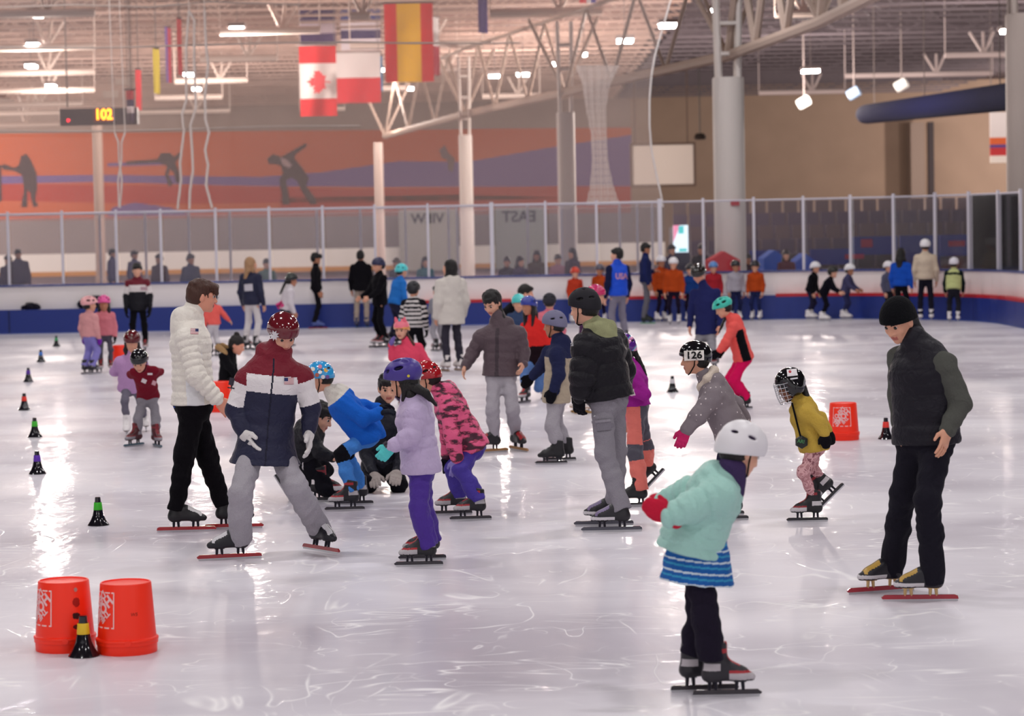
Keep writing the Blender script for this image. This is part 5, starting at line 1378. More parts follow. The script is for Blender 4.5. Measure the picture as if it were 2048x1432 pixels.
def x10(I, o):
    patch(o['jacket'], (1144, 689), 5, 6, '#e8e6e8', 0, 'small_logo'); 
    P_, F_ = grid2(44, 20, 6, 4, (1207, 851), -6); decal('cargo_pocket', o['trousers'], P_, F_, M('#85818a', 'fleece'), lift=.012)
    P_, F_ = grid2(46, 5, 6, 1, (1206, 842), -6); decal('pocket_flap', o['trousers'], P_, F_, M('#9a969e', 'fleece'), lift=.018)
    patch(o['trousers'], (1189, 832), 4, 2, '#d8d6da', -40, 'swoop_logo')
person('coach in black puffer jacket, black helmet and grey cargo trousers seen from behind', (1222, 1056), -128, 1.66, kid=False,
       j=dict(pel=(1216, 795), neck=(1194, 662), head=(1168, 615), shB=(1172, 694), elB=(1165, 752), wrB=(1160, 790), hdB=(1156, 824), shA=(1226, 684), elA=(1245, 740, .1), wrA=(1238, 790, .2), knB=(1210, 905), knA=(1234, 900)),
       feet=dict(B=(1229, 1063, -90), A=(1213, 1051, -90)), skin='b', hair=dict(style='short'), head=(-122, 8), hat=dict(k='skate', c='#1d1b22', fin='matte', vents=2),
       topw=[dict(n='hooded_sweatshirt', c='#9a9c76', th=.02, hem=-.06, hood=1.15, f='cloth'), dict(c='#201d26', th=.052, quilt=(.115, .014), hem=.0, collar=False, sl=1.15)],
       bot=dict(c='#918d95', st='straight', f='fleece', drop=.01, th=.016), gloves=('#d8d6d8', ('#1c1a22', False, '#d8d6d8', .03)),
       skate=('speed', '#27242c', '#d9d5d8', '#7a6a90', '#4a4a55'), extra=x10)

person('girl in magenta top and coral overalls with a black braid, one skate lifted behind', (1278, 1008), -94, 1.2,
       j=dict(pel=(1272, 815), neck=(1266, 735), head=(1244, 700), shB=(1270, 755), elB=(1290, 790), wrB=(1268, 786), hdB=(1250, 780), knB=(1270, 905), knA=(1290, 892)),
       feet=dict(B=(1270, 1012, -90), A=(1310, 962, .12, -92, -46)), hair=dict(style='braid', to=(1292, 750), root=(0, -.1, -.03)), head=(-90, 12),
       hat=dict(k='skate', c='#5a2a86', c3='#d88ab8', c4='#58b6d6', paint=lambda p: np.where(np.mod(p[:, 1] * 9 + p[:, 2] * 14, 1.6) < .5, 2, np.where(np.mod(p[:, 1] * 9 + p[:, 2] * 14, 1.6) < .62, 3, 0))),
       topw=dict(c='#a62b98', th=.012, hem=-.02, f='cloth'),
       bot=dict(c='#ea7c70', st='snow', rise=.12, drop=.02, f='nylon', c2=['#56545f'], paint=lambda o: np.where(((o['t'] > .82) & (o['t'] < 1.22) & (o['y'] > -.1)) | ((o['t'] < .8) & (o['y'] < -.028)), 1, 0)),
       gloves=(None, '#e6d2d8'), skate=HOCKEY)

def x12(I, o):
    P_, F_ = grid2(40, 20, 8, 4, (1388, 711), -2); pl = decal('number_plate', I['helmet'], P_, F_, M('#efe9e2', 'print'), lift=.005)
    P_, F_ = text2('126', 14.5, (1388, 711), -2, 1.12); decal('number', I['helmet'], P_, F_, M('#141214', 'print'), lift=.009)
    n_, R_, F_, S_ = I['neck'], vec(I['Rt']), vec(I['Ft']), vec(I['S'])
    P2_ = [Seg(n_ + F_ * .07 + R_ * sx * .03 + S_ * .005, n_ + R_ * sx * .085 + S_ * .045, .026, .03, k=.02) for sx in (1, -1)] + [Seg(n_ + R_ * sx * .085 + S_ * .045, n_ - F_ * .075 + R_ * sx * .04 + S_ * .075, .03, .03, k=.02) for sx in (1, -1)] + [Seg(n_ - F_ * .075 + R_ * .04 + S_ * .075, n_ - F_ * .075 - R_ * .04 + S_ * .075, .03, .03, k=.02)]
    organic('fur_trim', P2_, .006, M('#e2d3c2', 'fleece'), o['jacket'], wr=.004)
DOTS = M2('dotted_cloth', ('#ddd2d2', '#857b80'), 26, kind='dots', pos=(.16, .5), rough=.8)
person('child in black helmet numbered 126 and dotted grey coat leaning forward', (1462, 1036), -90, 1.36, lean=35,
       j=dict(pel=(1466, 868), neck=(1418, 768), head=(1390, 718), shB=(1426, 792), elB=(1396, 832), wrB=(1372, 860), hdB=(1362, 888), elA=(1470, 810), wrA=(1490, 840), hdA=(1500, 858), knB=(1442, 940), knA=(1446, 938)),
       feet=dict(B=(1458, 1040, -90), A=(1450, 1030, -90)), skin='a', hair=dict(style='back'), head=(-94, 4), hat=dict(k='track', c='#17161b'),
       topw=dict(mat=DOTS, th=.030, hem=.03, hood=1.2, sl=1.1, wr=.003), bot=dict(c='#2a2442', st='straight', crop=.06), gloves=(None, '#d8326e'), skate=KID, extra=x12)

FLOW = M2('flowered_leggings', ('#8f5a62', '#d8a8aa', '#b98488'), 38, pos=(.42, .55), rough=.8)
def x13(I, o):
    P_, F_ = grid2(20, 14, 5, 4, (1584, 745), -6); decal('white_sticker', I['helmet'], P_, F_, M('#e8e2e4', 'print'))
    disc(I['helmet'], (1580, 743), 3, '#b52a3a'); patch(I['helmet'], (1588, 757), 15, 3, '#d8d6da', -8, 'brand_bar')
    patch(I['helmet'], (1556, 741), 12, 4, '#e8e2e4', -40, 'white_sticker')
    c = D(1603, 884, float(I['pel'][1]) - .14)
    ax = (Vector((1, 0, 0)), Vector((0, 1, 0)), Vector((0, 0, 1)))
    mb = MB(); mb.lathe(c, [(.03, -.018), (.048, -.012), (.048, .012), (.03, .018)], 6, ax=(Vector((0, 0, 1)), Vector((1, .2, 0)).normalized(), Vector((0.2, -1, 0)).normalized())); 
    po = mb.build('pouch', M('#1f2620', 'plastic'), I['root'])
    P_, F_ = text2('AR!', 7, (1602, 883), 8); decal('lettering', po, P_, F_, M('#4f8a5a', 'print'), lift=.004)
    n = I['neck']; mb = MB(); y0 = float(I['pel'][1]) - .135
    pts = [D(1584, 806, float(n[1]) - .06), D(1590, 830, float(n[1]) - .115), D(1597, 858, y0 - .01), D(1602, 876, y0 - .01)]
    mb.tube(pts, .007, 6); mb.build('strap', M('#17151a', 'cloth'), I['root'])
person('child in yellow sweatshirt with caged black helmet and black mitts held behind', (1622, 1040), -80, 1.07,
       j=dict(pel=(1627, 890), neck=(1602, 808), head=(1580, 771), shB=(1612, 826), elB=(1638, 846), wrB=(1650, 868), hdB=(1652, 886), elA=(1640, 838), wrA=(1656, 862), hdA=(1660, 880), knB=(1606, 946), knA=(1628, 940)),
       feet=dict(B=(1619, 1043, -88), A=(1664, 996, .1, -88, -44)), skin='d', hair=dict(style='tail', to=(1617, 800)), head=(-72, 16), hat=dict(k='hockey', c='#17161b', cage=True),
       topw=dict(c='#c8a74a', th=.022, hem=.035, hood=.95, f='fleece', sl=1.1), bot=dict(mat=FLOW, st='slim', crop=.03), gloves=(('#1d1a20', True), ('#1d1a20', True)),
       skate=('kid', '#1c1a20', '#c9c4c6', '#8e1e28', '#211f26'), extra=x13)

def x14(I, o):
    pel, S, h = I['pel'], I['S'], I['h']
    dn = unit(vec((-.12, 0, -1)))
    Pk = [Seg(pel + S * .07, pel + dn * .04 + I['F'] * .02, .10, .135, I['Rt'], .9, .03), Seg(pel + dn * .04 + I['F'] * .02, pel + dn * .23 + I['F'] * .035, .135, .17, I['Rt'], 1.02, .03), Half(pel + dn * .205, dn)]
    def ps(X, Y, Z):
        p = np.stack([X, Y, Z], 1) - pel; z = p @ dn
        m = np.mod(z + .01, .052) / .052
        return np.where(m < .16, 1, np.where((m > .45) & (m < .62), 2, 0))
    organic('skirt', Pk, I['vx'], [M('#2a63ad', 'cloth'), M('#cfe0ea', 'cloth'), M('#3f9ac4', 'cloth')], I['root'], ps, .004)
    hc, L = I['hc'], I['L']
    organic('neck_warmer', [Seg(L((0, -.02, -.09)), I['neck'] + I['Ft'] * .03, .062, .075, k=.03), Seg(L((0, .02, -.11)), I['neck'] + I['Ft'] * .07 - I['S'] * .04, .03, .04, k=.03)], I['vx'], M('#44355c', 'fleece'), I['root'], wr=.003)
person('girl in mint puffer jacket and striped blue skirt leaning forward in a white helmet', (1440, 1388), 84, 1.28, lean=35,
       j=dict(pel=(1388, 1072), neck=(1446, 962), head=(1482, 903), shA=(1438, 990), elA=(1380, 1016), wrA=(1336, 1034), hdA=(1300, 1012), shB=(1440, 975), elB=(1376, 985), wrB=(1328, 1004, .1), hdB=(1300, 984, .1), knA=(1412, 1235), knB=(1402, 1228)),
       feet=dict(A=(1447, 1393, 90), B=(1402, 1383, 92)), skin='b', hair=dict(style='short'), head=(120, 24),
       hat=dict(k='skate', c='#e6e3e6', c2='#341a48', fin='plastic', s=1.1, vents=2, rim=-.016), topw=dict(c='#a5d3c8', th=.040, quilt=(.052, .008), hem=.055, flare=1.08, hd=.1, hood=1.15, sl=1.1, collar=False),
       bot=dict(c='#2d2738', st='straight', crop=.06, th=.014), gloves=(('#c9243f', True), ('#c9243f', True)), skate=('kid', '#2a2630', '#b5aeb2', '#a5202a', '#3a343c'), extra=x14)

def x15(I, o):
    pass
person('instructor in black beanie and dark padded vest bending with a hand on his thigh', (1835, 1196), -38, 1.76, kid=False,
       j=dict(pel=(1852, 872), neck=(1842, 694), head=(1797, 641), shA=(1800, 716), shB=(1888, 730), elB=(1922, 806), wrB=(1895, 860), hdB=(1884, 912), elA=(1798, 790), wrA=(1798, 846), hdA=(1795, 884), knA=(1806, 988), knB=(1856, 1002)),
       feet=dict(A=(1768, 1184, -72), B=(1847, 1202, -94)), skin='a', hair=dict(style='long', len=.10, sides=False), head=(-46, 30), hat=dict(k='beanie', c='#17181c'), hands=(15, 12),
       topw=[dict(n='sweatshirt', c='#53544f', th=.014, hem=.02, f='cloth', cuff=.98, sl=1.1), dict(n='vest', c='#24212c', th=.030, quilt=(.07, .005), hem=.02, sleeveless=True)],
       bot=dict(c='#2a2833', st='straight', drop=.05, th=.016), skate=('speed', '#25232e', '#d4d0d2', '#caa24a', '#a01c2e'), extra=x15)

# --- middle of the ice
BLK = '#1b1a20'
def P_(label, g, phi, top, c, bot, **k):
    tw = dict(c=c, th=k.pop('th', .018), hem=k.pop('hem', .02), f=k.pop('f', 'cloth'), hood=k.pop('hood', None)); tw.update(k.pop('tw', {}))
    bt = dict(c=bot, st=k.pop('st', 'straight')); bt.update(k.pop('bt', {}))
    hr = k.pop('hair', dict(style='short'))
    return person(label, g, phi, top=top, topw=tw, bot=bt, hair=hr, **k)
P_('girl in coral jacket with black side panel, pink snow trousers and turquoise helmet', (1482, 817), -80, 610, '#f2625c', '#e0195e', h=1.3,
   j=dict(pel=(1487, 716), neck=(1466, 640), head=(1446, 616), shB=(1466, 655), elB=(1452, 684), wrB=(1438, 702), wrA=(1446, 700)), hat=dict(k='bike', c='#3cc4b0', fin='plastic', c2='#12302e'), st='snow', th=.026, hood=1.0, lean=25,
   hair=dict(style='braid', to=(1438, 665), root=(.05, -.06, -.05)), head=(-95, 25), tw=dict(c2=[BLK], paint=lambda o: np.where(~o['arm'] & (np.abs(o['y']) < .045) & (o['z'] < .75) & (o['side'] < 0), 1, 0)), gloves=(BLK, BLK), skate=HOCKEY, hs=.21)
P_('man in navy jacket and sparkling black helmet looking down behind the coral jacket', (1415, 738), -18, 515, '#272b5c', '#8d8a90', j=dict(head=(1397, 548), neck=(1410, 577), pel=(1413, 668)), hat=dict(k='track', c='#2a2320'), head=(-25, 38), kid=False, h=1.6, skin='r', hem=.0)
P_('girl in red and black jacket, jeans and shiny blue helmet with long dark hair', (1072, 800), -30, 583, '#e0322f', '#5a7ab0', h=1.22, j=dict(head=(1057, 612), neck=(1068, 645), pel=(1075, 725)),
   hat=dict(k='skate', c='#2a3a9a'), hair=dict(style='long', len=.28, c='#20161a'), head=(-40, 8), skin='c', th=.022, tw=dict(c2=['#2a1a22'], paint=lambda o: np.where(o['z'] < .42, 1, 0)), feet=dict(A=(1050, 806, -30), B=(1092, 798, -20)))
P_('adult in black coat bending over behind the blue helmet', (1010, 742), 85, 575, BLK, '#22212a', h=1.6, kid=False, lean=75, j=dict(pel=(1000, 640), neck=(1046, 602), head=(1052, 586)), arms=('fwd', 'fwd'), th=.03)
P_('small child in turquoise helmet just behind the blue helmet', (1040, 760), 0, 598, '#3a4a6a', '#2a2a34', hat=dict(k='skate', c='#3ac4c0'))
P_('child in dark grey helmet and pink jacket behind the grey-violet helmet', (1102, 775), 175, 592, '#e07a8a', '#2a2a34', hat=dict(k='skate', c='#2c2a33', fin='matte'))
P_('skater in crimson helmet, plum jacket and black trousers hidden behind the coach', (1168, 826), -80, 570, '#4a2a4c', BLK, hat=dict(k='skate', c='#c81c60'), j=dict(head=(1192, 592), neck=(1186, 625), pel=(1172, 710)), skate=('figure', '#e6dcd8', '#b58a5a', '#c87aa0', '#b08a4e'), st='straight', hair=dict(style='short'), head=(80, 10))
P_('small girl in coral sweater and horned orange helmet covering one eye', (818, 822), -6, 622, '#e8506c', '#4a3a5a', h=1.12, j=dict(head=(803, 660), neck=(815, 690), pel=(824, 757), elA=(785, 715), wrA=(782, 690), hdA=(788, 666), elB=(852, 722), wrB=(860, 750)), skin='b',
   hair=dict(style='tail', to=(828, 690), c='#4a2a20'), head=(-18, 6), gloves=(('#7a68b0', True), None), detail=True, th=.022,
   hat=dict(k='skate', c='#f0788a', fin='plastic', c3='#f2a95a', vents=0, paint=lambda p: np.where(p[:, 2] < .045, 2, 0)), extra=lambda I, o: [organic('helmet_ear', [Seg(I['L']((sx * .055, .02, .12)), I['L']((sx * .062, .03, .165)), .026, .014)], .008, M('#f06a80', 'plastic'), I['helmet']) for sx in (1, -1)] + [organic('helmet_horn', [Seg(I['L']((0, .05, .13)), I['L']((0, .07, .165)), .02, .008)], .008, M('#4aa0b0', 'plastic'), I['helmet']), disc(I['helmet'], (800, 634), 4, '#3a4a8a')])
P_('child in black and white striped sweater walking away behind the orange helmet', (830, 742), 165, 568, '#d8d2d0', BLK, hat=dict(k='skate', c='#1d1d28', fin='plastic'), th=.022, gloves=(BLK, BLK), tw=dict(c2=['#23222a'], paint=lambda o: np.where(np.mod(np.where(o['arm'], o['t'] * 3, o['z'] * 6), 1) < .5, 1, 0)))
P_('tall skater in all black with a navy helmet beside the beige trousers', (762, 695), -60, 521, '#1c1a20', '#1a191e', hat=dict(k='skate', c='#25264a', fin='plastic'), kid=False, hem=.06, th=.024, arms=('fwd', 'fwd'))
P_('child in blue jacket and pale turquoise helmet hidden behind the all black skater', (792, 690), 120, 528, '#2f7ad0', '#2a2a40', hat=dict(k='skate', c='#52d0d4', fin='plastic'), lean=15, th=.022)
P_('man in black jacket and beige trousers facing the boards', (722, 655), 175, 503, '#1d1b21', '#a8988c', kid=False, hem=.06, th=.022, st='straight', hood=1.0, skate=('hockey', '#3a3a5a', '#3a3a40', '#88888f', '#4a88b0'))
P_('woman in oversized cream hooded fleece and dark trousers seen from behind', (905, 742), -150, 523, '#ddd6cd', '#3a3742', kid=False, hem=.12, th=.05, f='fleece', hood=1.1, hair=dict(style='long', len=.22), skate=('figure', '#e9e2de', '#9a6a4a', '#c8bdb8', '#9a7a5a'), head=(-120, 0), tw=dict(flare=1.1))
P_('child in grey trousers leaning on the boards behind the cream fleece', (878, 702), -150, 575, '#8d8d95', '#a09ca2', arms=('fwd', 'fwd'))
def px(I, o): patch(o['jacket'], (288, 577), 14, 7, '#b99aa2', 0, 'faded_flag')
P_('coach in maroon, white and black team jacket standing by the pink helmets', (279, 704), 3, 530, '#1d1c26', '#1a191f', kid=False, hem=.07, th=.022, skin='b', hair=dict(style='short'), gloves=(BLK, BLK), f='nylon', extra=px,
   tw=dict(c2=['#6e1c2c', '#e2dad8', '#1d1c26'], paint=lambda o: np.where(o['arm'], np.where(o['t'] < .25, 1, np.where(o['t'] < .75, 2, 0)), np.where(o['z'] > .78, 1, np.where(o['z'] > .5, 2, 0)))))
P_('small child in peach jacket, lilac trousers and pink and white helmet', (181, 748), 150, 602, '#e0a0a0', '#8e86cc', hat=dict(k='bike', c='#f0b0b0', fin='plastic', c2='#b05a78'), st='snow', th=.024, gloves=(('#7a2aa8', True), ('#7a2aa8', True)), head=(120, 0), skate=('kid', '#2a2630', '#8a868e', '#5a565e', '#8e8a90'))
P_('small child in pink jacket and bright pink helmet facing the camera', (212, 744), 12, 600, '#d8808a', '#5a5662', hat=dict(k='bike', c='#e85aa0', fin='plastic', c2='#a02a68'), th=.022, hair=dict(style='long', len=.16), gloves=(('#7a2aa8', True), BLK), skin='c', st='slim', head=(5, 5))
P_('child in lilac jacket and maroon helmet skating behind the maroon shirt', (262, 868), 12, 658, '#c096c4', '#6e6a78', h=1.2, j=dict(pel=(262, 775), neck=(262, 715), head=(264, 684)), hat=dict(k='track', c='#5a1218'), st='slim', th=.026, lean=20, head=(8, 22), skate=FIGURE, arms=('back', 'back'), feet=dict(A=(254, 872, 5), B=(292, 862, 10)), hair=dict(style='long', len=.1))
def px2(I, o): patch(o['jacket'], (288, 762), 10, 8, '#e2d8da', 25, 'white_print'); patch(o['jacket'], (300, 748), 10, 4, '#e2d8da', 0, 'white_print'); patch(o['jacket'], (308, 766), 8, 9, '#d8a8b0', 20, 'white_print')
P_('child in maroon printed shirt and glossy black helmet crouching forward', (292, 890), 8, 698, '#7a1c2c', '#8f8b93', h=1.25, j=dict(pel=(296, 790, .1), neck=(288, 738, -.12), head=(279, 722, -.22), knA=(276, 838), knB=(312, 840)), hat=dict(k='track', c='#17161c'), lean=45, head=(-6, 35), st='jogger', th=.016, arms=('back', 'back'),
   feet=dict(A=(270, 892, -35), B=(314, 894, 25)), skate=('kid', '#4a141c', '#8a868c', '#7a1a26', '#3a5a68'), detail=True, extra=px2)
P_('crouching adult in black coat with fur hood and topknot beside the orange bucket', (452, 806), 62, 655, '#1c1b20', '#1a191e', h=1.6, kid=False, lean=25, j=dict(pel=(452, 768), neck=(456, 705), head=(474, 690), knA=(474, 752), knB=(480, 750), wrA=(478, 762)), th=.03, hem=.06,
   hair=dict(style='bun', c='#241a1a'), head=(75, 22), skin='r', hood=1.0, extra=lambda I, o: organic('fur_trim', [Seg(I['neck'] + I['Rt'] * s * .09 + I['Ft'] * .02, I['neck'] - I['Ft'] * .12 + I['S'] * .06 + I['Rt'] * s * .05, .035, .04) for s in (1, -1)], .012, M('#a8865e', 'fleece'), o['jacket'], wr=.008))
P_('child in coral jacket and white trousers behind the white puffer', (428, 712), -150, 590, '#f26a62', '#d4d0d4', th=.024, hat=dict(k='skate', c='#3a3a44'), tw=dict(c2=[BLK], paint=lambda o: np.where(~o['arm'] & (np.abs(o['y']) < .04), 1, 0)), arms=('out', 'down'))
P_('blonde woman in navy jacket and white trousers seen from behind', (505, 700), 150, 517, '#282a42', '#dcd6d6', kid=False, th=.024, hem=.05, hair=dict(style='long', len=.14, c='#b98f68'), head=(120, 0), st='straight', f='nylon', extra=lambda I, o: patch(o['jacket'], (497, 575), 17, 14, '#c8c4cc', -4, 'back_print'))
P_('child in white jacket with pink print and black helmet gliding behind the maroon helmet', (572, 692), 105, 549, '#e2dadf', '#3a3844', hat=dict(k='skate', c='#2a2a30'), hair=dict(style='tail', to=(560, 588)), lean=15, th=.024, skin='c', extra=lambda I, o: patch(o['jacket'], (560, 610), 14, 12, '#e0408a', -30, 'pink_print'))
P_('slim skater all in black gliding along the boards', (632, 652), 95, 508, '#201e24', '#211f26', kid=False, th=.012, skate=('speed', '#4a5a9a', '#5a6ab0', '#3a4a8a', '#8a2a3a'), skin='c', hair=dict(style='mop'))

# --- along the far boards
ORG = '#b5481e'
P_('coach in royal blue vest lettered USA and grey trousers', (1238, 690), -150, 497, '#1d2140', '#85808f', kid=False, th=.014, hem=.02, skin='b', head=(-110, 0), st='straight',
   extra=lambda I, o: (jacket(I, dict(n='vest', c='#1c4fd0', th=.028, hem=.03, sleeveless=True, f='nylon'), 1.0, False), word([c for c in I['root'].children if c.name.startswith('vest')][0], 'USA', 12, (1243, 553), '#d8a0b0', 0, .8)))
P_('man in navy jacket and grey trousers facing the children in orange', (1293, 648), 85, 487, '#232a58', '#6e6c74', kid=False, th=.02, skin='c', skate=('hockey', '#1d2a22', '#2a3a30', '#4a5a50', '#7ab08a'), arms=('down', 'bent'))
kids = [('child in orange top and white helmet nearest the navy jacket man', (1322, 640), 30, 514, ORG, '#2a2038', '#e6e2e6'), ('smaller child in orange top and white helmet', (1349, 640), -10, 518, ORG, '#2a2038', '#eeeaec'),
        ('child in blue jacket with white skates behind the navy jacket man looking down', (1381, 640), -15, 533, '#1f3f80', '#2a2038', '#2a2a34'), ('child in silver printed jacket and black helmet', (1471, 640), 10, 525, '#a9a4ae', '#22264a', '#1f1d28'),
        ('child in orange top and black helmet standing apart by the blue boards', (1511, 637), -20, 526, ORG, '#242a52', '#38343a'), ('child in orange jacket and red helmet behind the brown puffer group', (1150, 645), 20, 540, '#c0402a', '#22306a', '#d8442e'),
        ('child in orange top and dark silver helmet beside the lettered vest', (1200, 641), -20, 533, ORG, '#2a2038', '#5a5664'), ('child in black jacket and white helmet leaning at the boards', (1621, 635), 60, 528, BLK, '#2a2840', '#e8e6ea'),
        ('child in black bending forward between two white helmets', (1648, 634), 70, 535, '#1c1a26', '#1e1c2a', '#2a2824'), ('child in slate jacket and white helmet leaning on the red band', (1690, 633), 60, 533, '#4c4a6c', '#34375e', '#f0eef0'),
        ('child in red jacket and pale blue helmet behind the red tent', (1427, 640), 0, 528, '#a82a34', '#2a2a40', '#5a8ac8')]
for i, (lab, g, phi, top, c, b_, hc_) in enumerate(kids):
    P_(lab, (g[0], g[1] + 9 if i in (1, 8) else g[1]), phi, top, c, b_, hat=dict(k='skate', c=hc_, fin='plastic' if i != 3 else 'gloss'), skate=FIGURE, lean=28 if i == 8 else (14 if i in (7, 9) else 0), skin='cab'[i % 3], gloves=None, arms=('fwd', 'fwd') if i in (8, 9) else ('down', 'down'), st='slim')
P_('woman in blue jacket with long black hair beside the beige sweater', (1803, 650), 150, 501, '#1d50b8', '#1c1b22', kid=False, hair=dict(style='long', len=.2), th=.022, st='straight')
P_('child in white helmet half hidden by the blue jacket woman', (1776, 640), 40, 528, '#5a5a70', '#2a2a34', hat=dict(k='skate', c='#ece8ec'), skate=FIGURE)
P_('man in beige sweater and white helmet standing at the far boards', (1851, 640), 170, 482, '#d6c4ae', '#2a2838', kid=False, hat=dict(k='skate', c='#ece8ea', fin='plastic'), th=.02, skate=FIGURE, tw=dict(c2=['#2a2838']))
P_('child in pale green and black jacket and white helmet bending at the boards', (1907, 642), 165, 517, '#c3c98a', '#34343f', hat=dict(k='skate', c='#e2dee6'), th=.024, lean=18, skate=FIGURE, tw=dict(c2=['#1e2a2c'], paint=lambda o: np.where(o['arm'] | ((o['z'] > .7) & (o['z'] < .85)), 1, 0)))
# --- people behind the glass
sp = [('man in navy jacket standing behind the glass above the white puffer', 384, 508, 60, '#2b3052', 57.5, 40), ('adult in violet jacket behind the glass at the far bench end', 40, 496, 62, '#4d4560', 62, 20), ('shorter adult beside the violet jacket behind the glass', 20, 510, 62, '#57486a', 62.6, -20),
      ('adult in dark clothes behind the glass by the coach, nearest the corner bench', 322, 508, 60, '#4a2f3c', 61, -30), ('adult in violet top behind the glass just behind the team jacket coach', 272, 500, 60, '#5a5478', 65.6, 60), ('thin person in violet behind the glass near the glass post', 228, 496, 60, '#4b4878', 67, 80),
      ('seated man in grey jacket behind the glass near the turquoise helmet', 796, 519, 58, '#4a4550', 58, -30), ('seated woman in teal jacket behind a glass post', 853, 517, 58, '#3f7880', 58, 10), ('woman with long hair in violet jacket behind the glass under the mirrored sign', 1042, 516, 57, '#4a3f58', 57, 40),
      ('woman in olive scarf behind the glass under the mirrored sign', 1076, 502, 58, '#5c5040', 58, -10), ('person in dark plum jacket behind the glass above the orange jacket', 1147, 497, 57, '#43303c', 57, -50), ('person in green coat behind the glass beside the blonde hair', 536, 520, 58, '#5a7a72', 58, 10),
      ('man with black hair and dark jacket behind the glass above the sparkling helmet', 1405, 489, 57, '#2a2028', 57, -20), ('person in dark navy behind the glass under the poster display', 1345, 490, 58, '#33294a', 58.5, 30), ('person in brown jacket behind the corner glass by the blue tents', 1574, 503, 58, '#5a2c34', 58, 0),
      ('dark haired person behind the corner glass beside the thick column', 1497, 512, 58, '#4a3038', 58, 20), ('person in pale top with dark cap behind the glass near the mirrored sign', 1016, 517, 58, '#3a3038', 58, 0), ('person in pink top behind the glass beside the plum jacket', 1118, 512, 60, '#c08a9a', 60, 10)]
for i, (lab, pxx, top, _, c, Yy, phi) in enumerate(sp):
    P_(lab, (pxx, 640), phi, None, c, '#2c2a34', Y=Yy, h=max(.9, D(pxx, top, Yy).z - .07), kid=False, noskate=True, th=.024, hair=dict(style='long' if i in (7, 8, 9, 10, 14) else 'short', len=.16, c='#2a1c1a' if i != 6 else '#6a5a4a'), skin='cab'[i % 3])
# ------------------------------------------------------------------ cones, buckets, bags
def cone(px, py, band, label):
    b = G(px, py - .0045 * (py - 460)); e = empty('marker_cone', b, label, 'cone', 'flared marker cones')
    mb = MB(); mb.lathe(b, [(.078, 0), (.08, .004), (.074, .012), (.056, .04), (.042, .075), (.033, .115), (.029, .122)], 28, caps=(True, False))
    mb.lathe(b, [(.0285, .168), (.023, .17), (.021, .205), (.017, .209), (.0, .209)], 28, caps=(False, False)); mb.build('cone_body', M('#1b1922', 'gloss'), e, smooth=True)
    mb = MB(); mb.lathe(b, [(.033, .114), (.034, .117), (.0285, .17), (.0275, .171)], 28, caps=(False, False)); mb.build('colour_sleeve', M(band, 'plastic'), e, smooth=True)
for a in [(168, 1316, '#e0b81e', 'black marker cone with yellow sleeve in front of the two buckets'), (197, 1053, '#35b81e', 'black marker cone with green sleeve, nearest of the curved row'), (75, 950, '#5a22a8', 'purple sleeved cone standing below the smaller green one'),
          (70, 876, '#3cb828', 'green sleeved cone between the red and purple ones'), (49, 822, '#e0301e', 'red sleeved cone of the curved row by the edge'), (57, 765, '#5a2aa0', 'small purple sleeved cone above the red one'),
          (82, 725, '#2a78d8', 'blue sleeved cone of the curved row near the boards'), (113, 694, '#3aa060', 'tiny distant green topped cone, last of the curved row'), (1345, 786, '#d8d4d6', 'white sleeved cone standing before the coral jacket girl'), (1772, 880, '#e0342a', 'red sleeved cone beside the bending instructor')]: cone(*a)
ORB = M('#ff2c04', 'plastic')
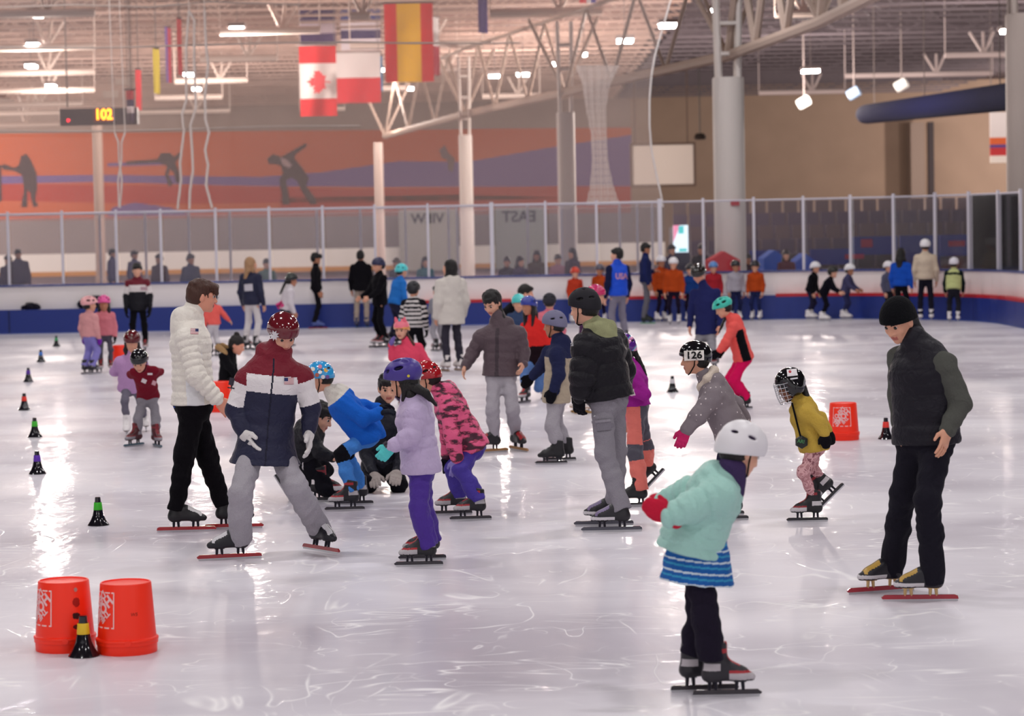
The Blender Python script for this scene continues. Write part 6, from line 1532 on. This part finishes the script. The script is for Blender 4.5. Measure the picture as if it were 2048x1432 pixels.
def bucket(px, py, label, turn=0.0, tilt=0.0, logo=True, smudge=0):
    b = G(px, py); e = empty('plastic_bucket', b, label, 'bucket', 'upturned orange buckets')
    prof = [(.151, 0), (.153, .004), (.1535, .045), (.158, .047), (.159, .078), (.152, .08), (.150, .082), (.131, .355), (.127, .362), (.120, .362), (.119, .356), (.0, .354)]
    mb = MB(); mb.lathe(b, prof, 56, caps=(False, False)); mb.build('bucket_shell', ORB, e, smooth=True)
    mb = MB(); mb.lathe(b, [(.1585, .062), (.161, .066), (.161, .074), (.1585, .077)], 56, caps=(False, False)); mb.build('rim_lip', ORB, e, smooth=True)
    mb = MB()
    for s in (-1, 1):
        c = b + Vector((.03, s * .158, .066)); mb.lathe(c, [(.016, -.006), (.016, .006)], 14, ax=(Vector((1, 0, 0)), Vector((0, 0, 1)), Vector((0, 1, 0))))
    mb.build('handle_lug', ORB, e)
    def onto(u, v, lift=.0016):                # u metres round the side, v height
        r = .150 + (.131 - .150) * (v - .082) / (.355 - .082) + lift
        a = turn + u / .141 - math.pi / 2
        return (b.x + r * math.cos(a), b.y + r * math.sin(a), b.z + v)
    def printed(name, V, F, col, cuts=True):
        bm = bmesh.new(); vs = [bm.verts.new((x, y, 0)) for x, y in V]
        for f in F:
            try: bm.faces.new([vs[i] for i in f])
            except ValueError: pass
        for _ in range(2):
            ed = [x for x in bm.edges if x.calc_length() > .022]
            if ed: bmesh.ops.subdivide_edges(bm, edges=ed, cuts=1)
            bmesh.ops.triangulate(bm, faces=bm.faces[:])
        mb = MB(); bm.verts.index_update(); mb.add([onto(v.co.x, v.co.y) for v in bm.verts], [tuple(v.index for v in f.verts) for f in bm.faces]); bm.free()
        mb.build(name, M(col, 'print'), e)
    if logo:                                    # square logo, upside down with the bucket
        hs, cv = .093, .232
        Vs, Fs = [], []
        for (x0, y0, x1, y1) in ((-hs, -hs*1.0, hs, -hs+.007), (-hs, hs-.007, hs, hs), (-hs, -hs, -hs+.006, hs), (hs-.006, -hs, hs, hs)):
            n = len(Vs); Vs += [(x0, cv+y0), (x1, cv+y0), (x1, cv+y1), (x0, cv+y1)]; Fs.append((n, n+1, n+2, n+3))
        printed('logo_frame', Vs, Fs, '#f6c9c4')
        a = rad(45 + 180)
        for txt, sz, off, sx in (('THE', .034, .047, 1.0), ('HOME', .062, .004, .92), ('DEPOT', .05, -.045, .85)):
            V, F = text_mesh(txt, sz * 1.2, 0, .045)
            V2 = []
            for x, y, _ in V:
                x *= sx; y += off
                V2.append((x * math.cos(a) - y * math.sin(a), cv + x * math.sin(a) + y * math.cos(a)))
            printed('logo_word', V2, F, '#f0c0c0')
    if smudge:
        for k, (u, v, w, h_) in enumerate([(.225, .325, .018, .018), (.225, .26, .034, .045), (.22, .19, .036, .03), (.218, .135, .03, .02)]):
            n = 20; rr = random.Random(k)
            V = [(u + w * .6 * math.cos(2*math.pi*i/n) * (.8 + .3 * rr.random()), v + h_ * .6 * math.sin(2*math.pi*i/n) * (.8 + .3 * rr.random())) for i in range(n)]
            printed('dark_smudge', V, [tuple(range(n))], ['#b9837c', '#a8180e', '#3a0f10', '#5a1414'][k])
    else:
        if logo == 'w':
            V, F = text_mesh('W5', .024); printed('pen_mark', [(.196 + x + y * .2, .21 + y) for x, y, _ in V], F, '#b02a14')
bucket(131, 1298, 'upturned orange bucket with dark smudges, behind the yellow sleeved cone', -.95, smudge=1)
bucket(255, 1303, 'upturned orange bucket with a faint pen mark, beside the smudged bucket', -.95, logo='w')
bucket(1687, 879, 'upturned orange bucket standing between the yellow sweatshirt and the red cone', -.25)
bucket(440, 823, 'upturned orange bucket beside the white puffer and crouching black coat', .2, logo=False)
bucket(243, 735, 'upturned orange bucket partly hidden behind the lilac jacket child', .3, logo=False)
def bag(pts, label, Y=BY - .1, z=.53):
    ps = [D(x, y, Y) for x, y, _ in pts]; Pq = []
    for p, (_, _, r) in zip(ps, pts): Pq.append(Ell((p.x, Y, max(p.z, z + r * .55)), (r * 1.15, r * .6, r * .75), k=.06))
    Pq.append(Half((0, 0, z), (0, 0, -1)))
    c = ps[0]; e = empty('duffel_bag', (c.x, Y, z), label, 'bag'); organic('bag_body', Pq, .016, M('#1c1830', 'nylon'), e, wr=.008)
    mb = MB(); mb.tube([(c.x - .12, Y - .05, z + .06), (c.x - .07, Y - .11, z + .15), (c.x + .07, Y - .11, z + .15), (c.x + .12, Y - .08, z + .06)], .014, 6); mb.build('handle', M('#141220', 'cloth'), e)
bag([(187, 618, .22), (200, 622, .2), (172, 626, .17)], 'large dark bag on the blue pads behind the pink helmets')
bag([(62, 632, .11), (72, 634, .1), (50, 636, .08)], 'low dark bag on the blue pads near the blue cone')
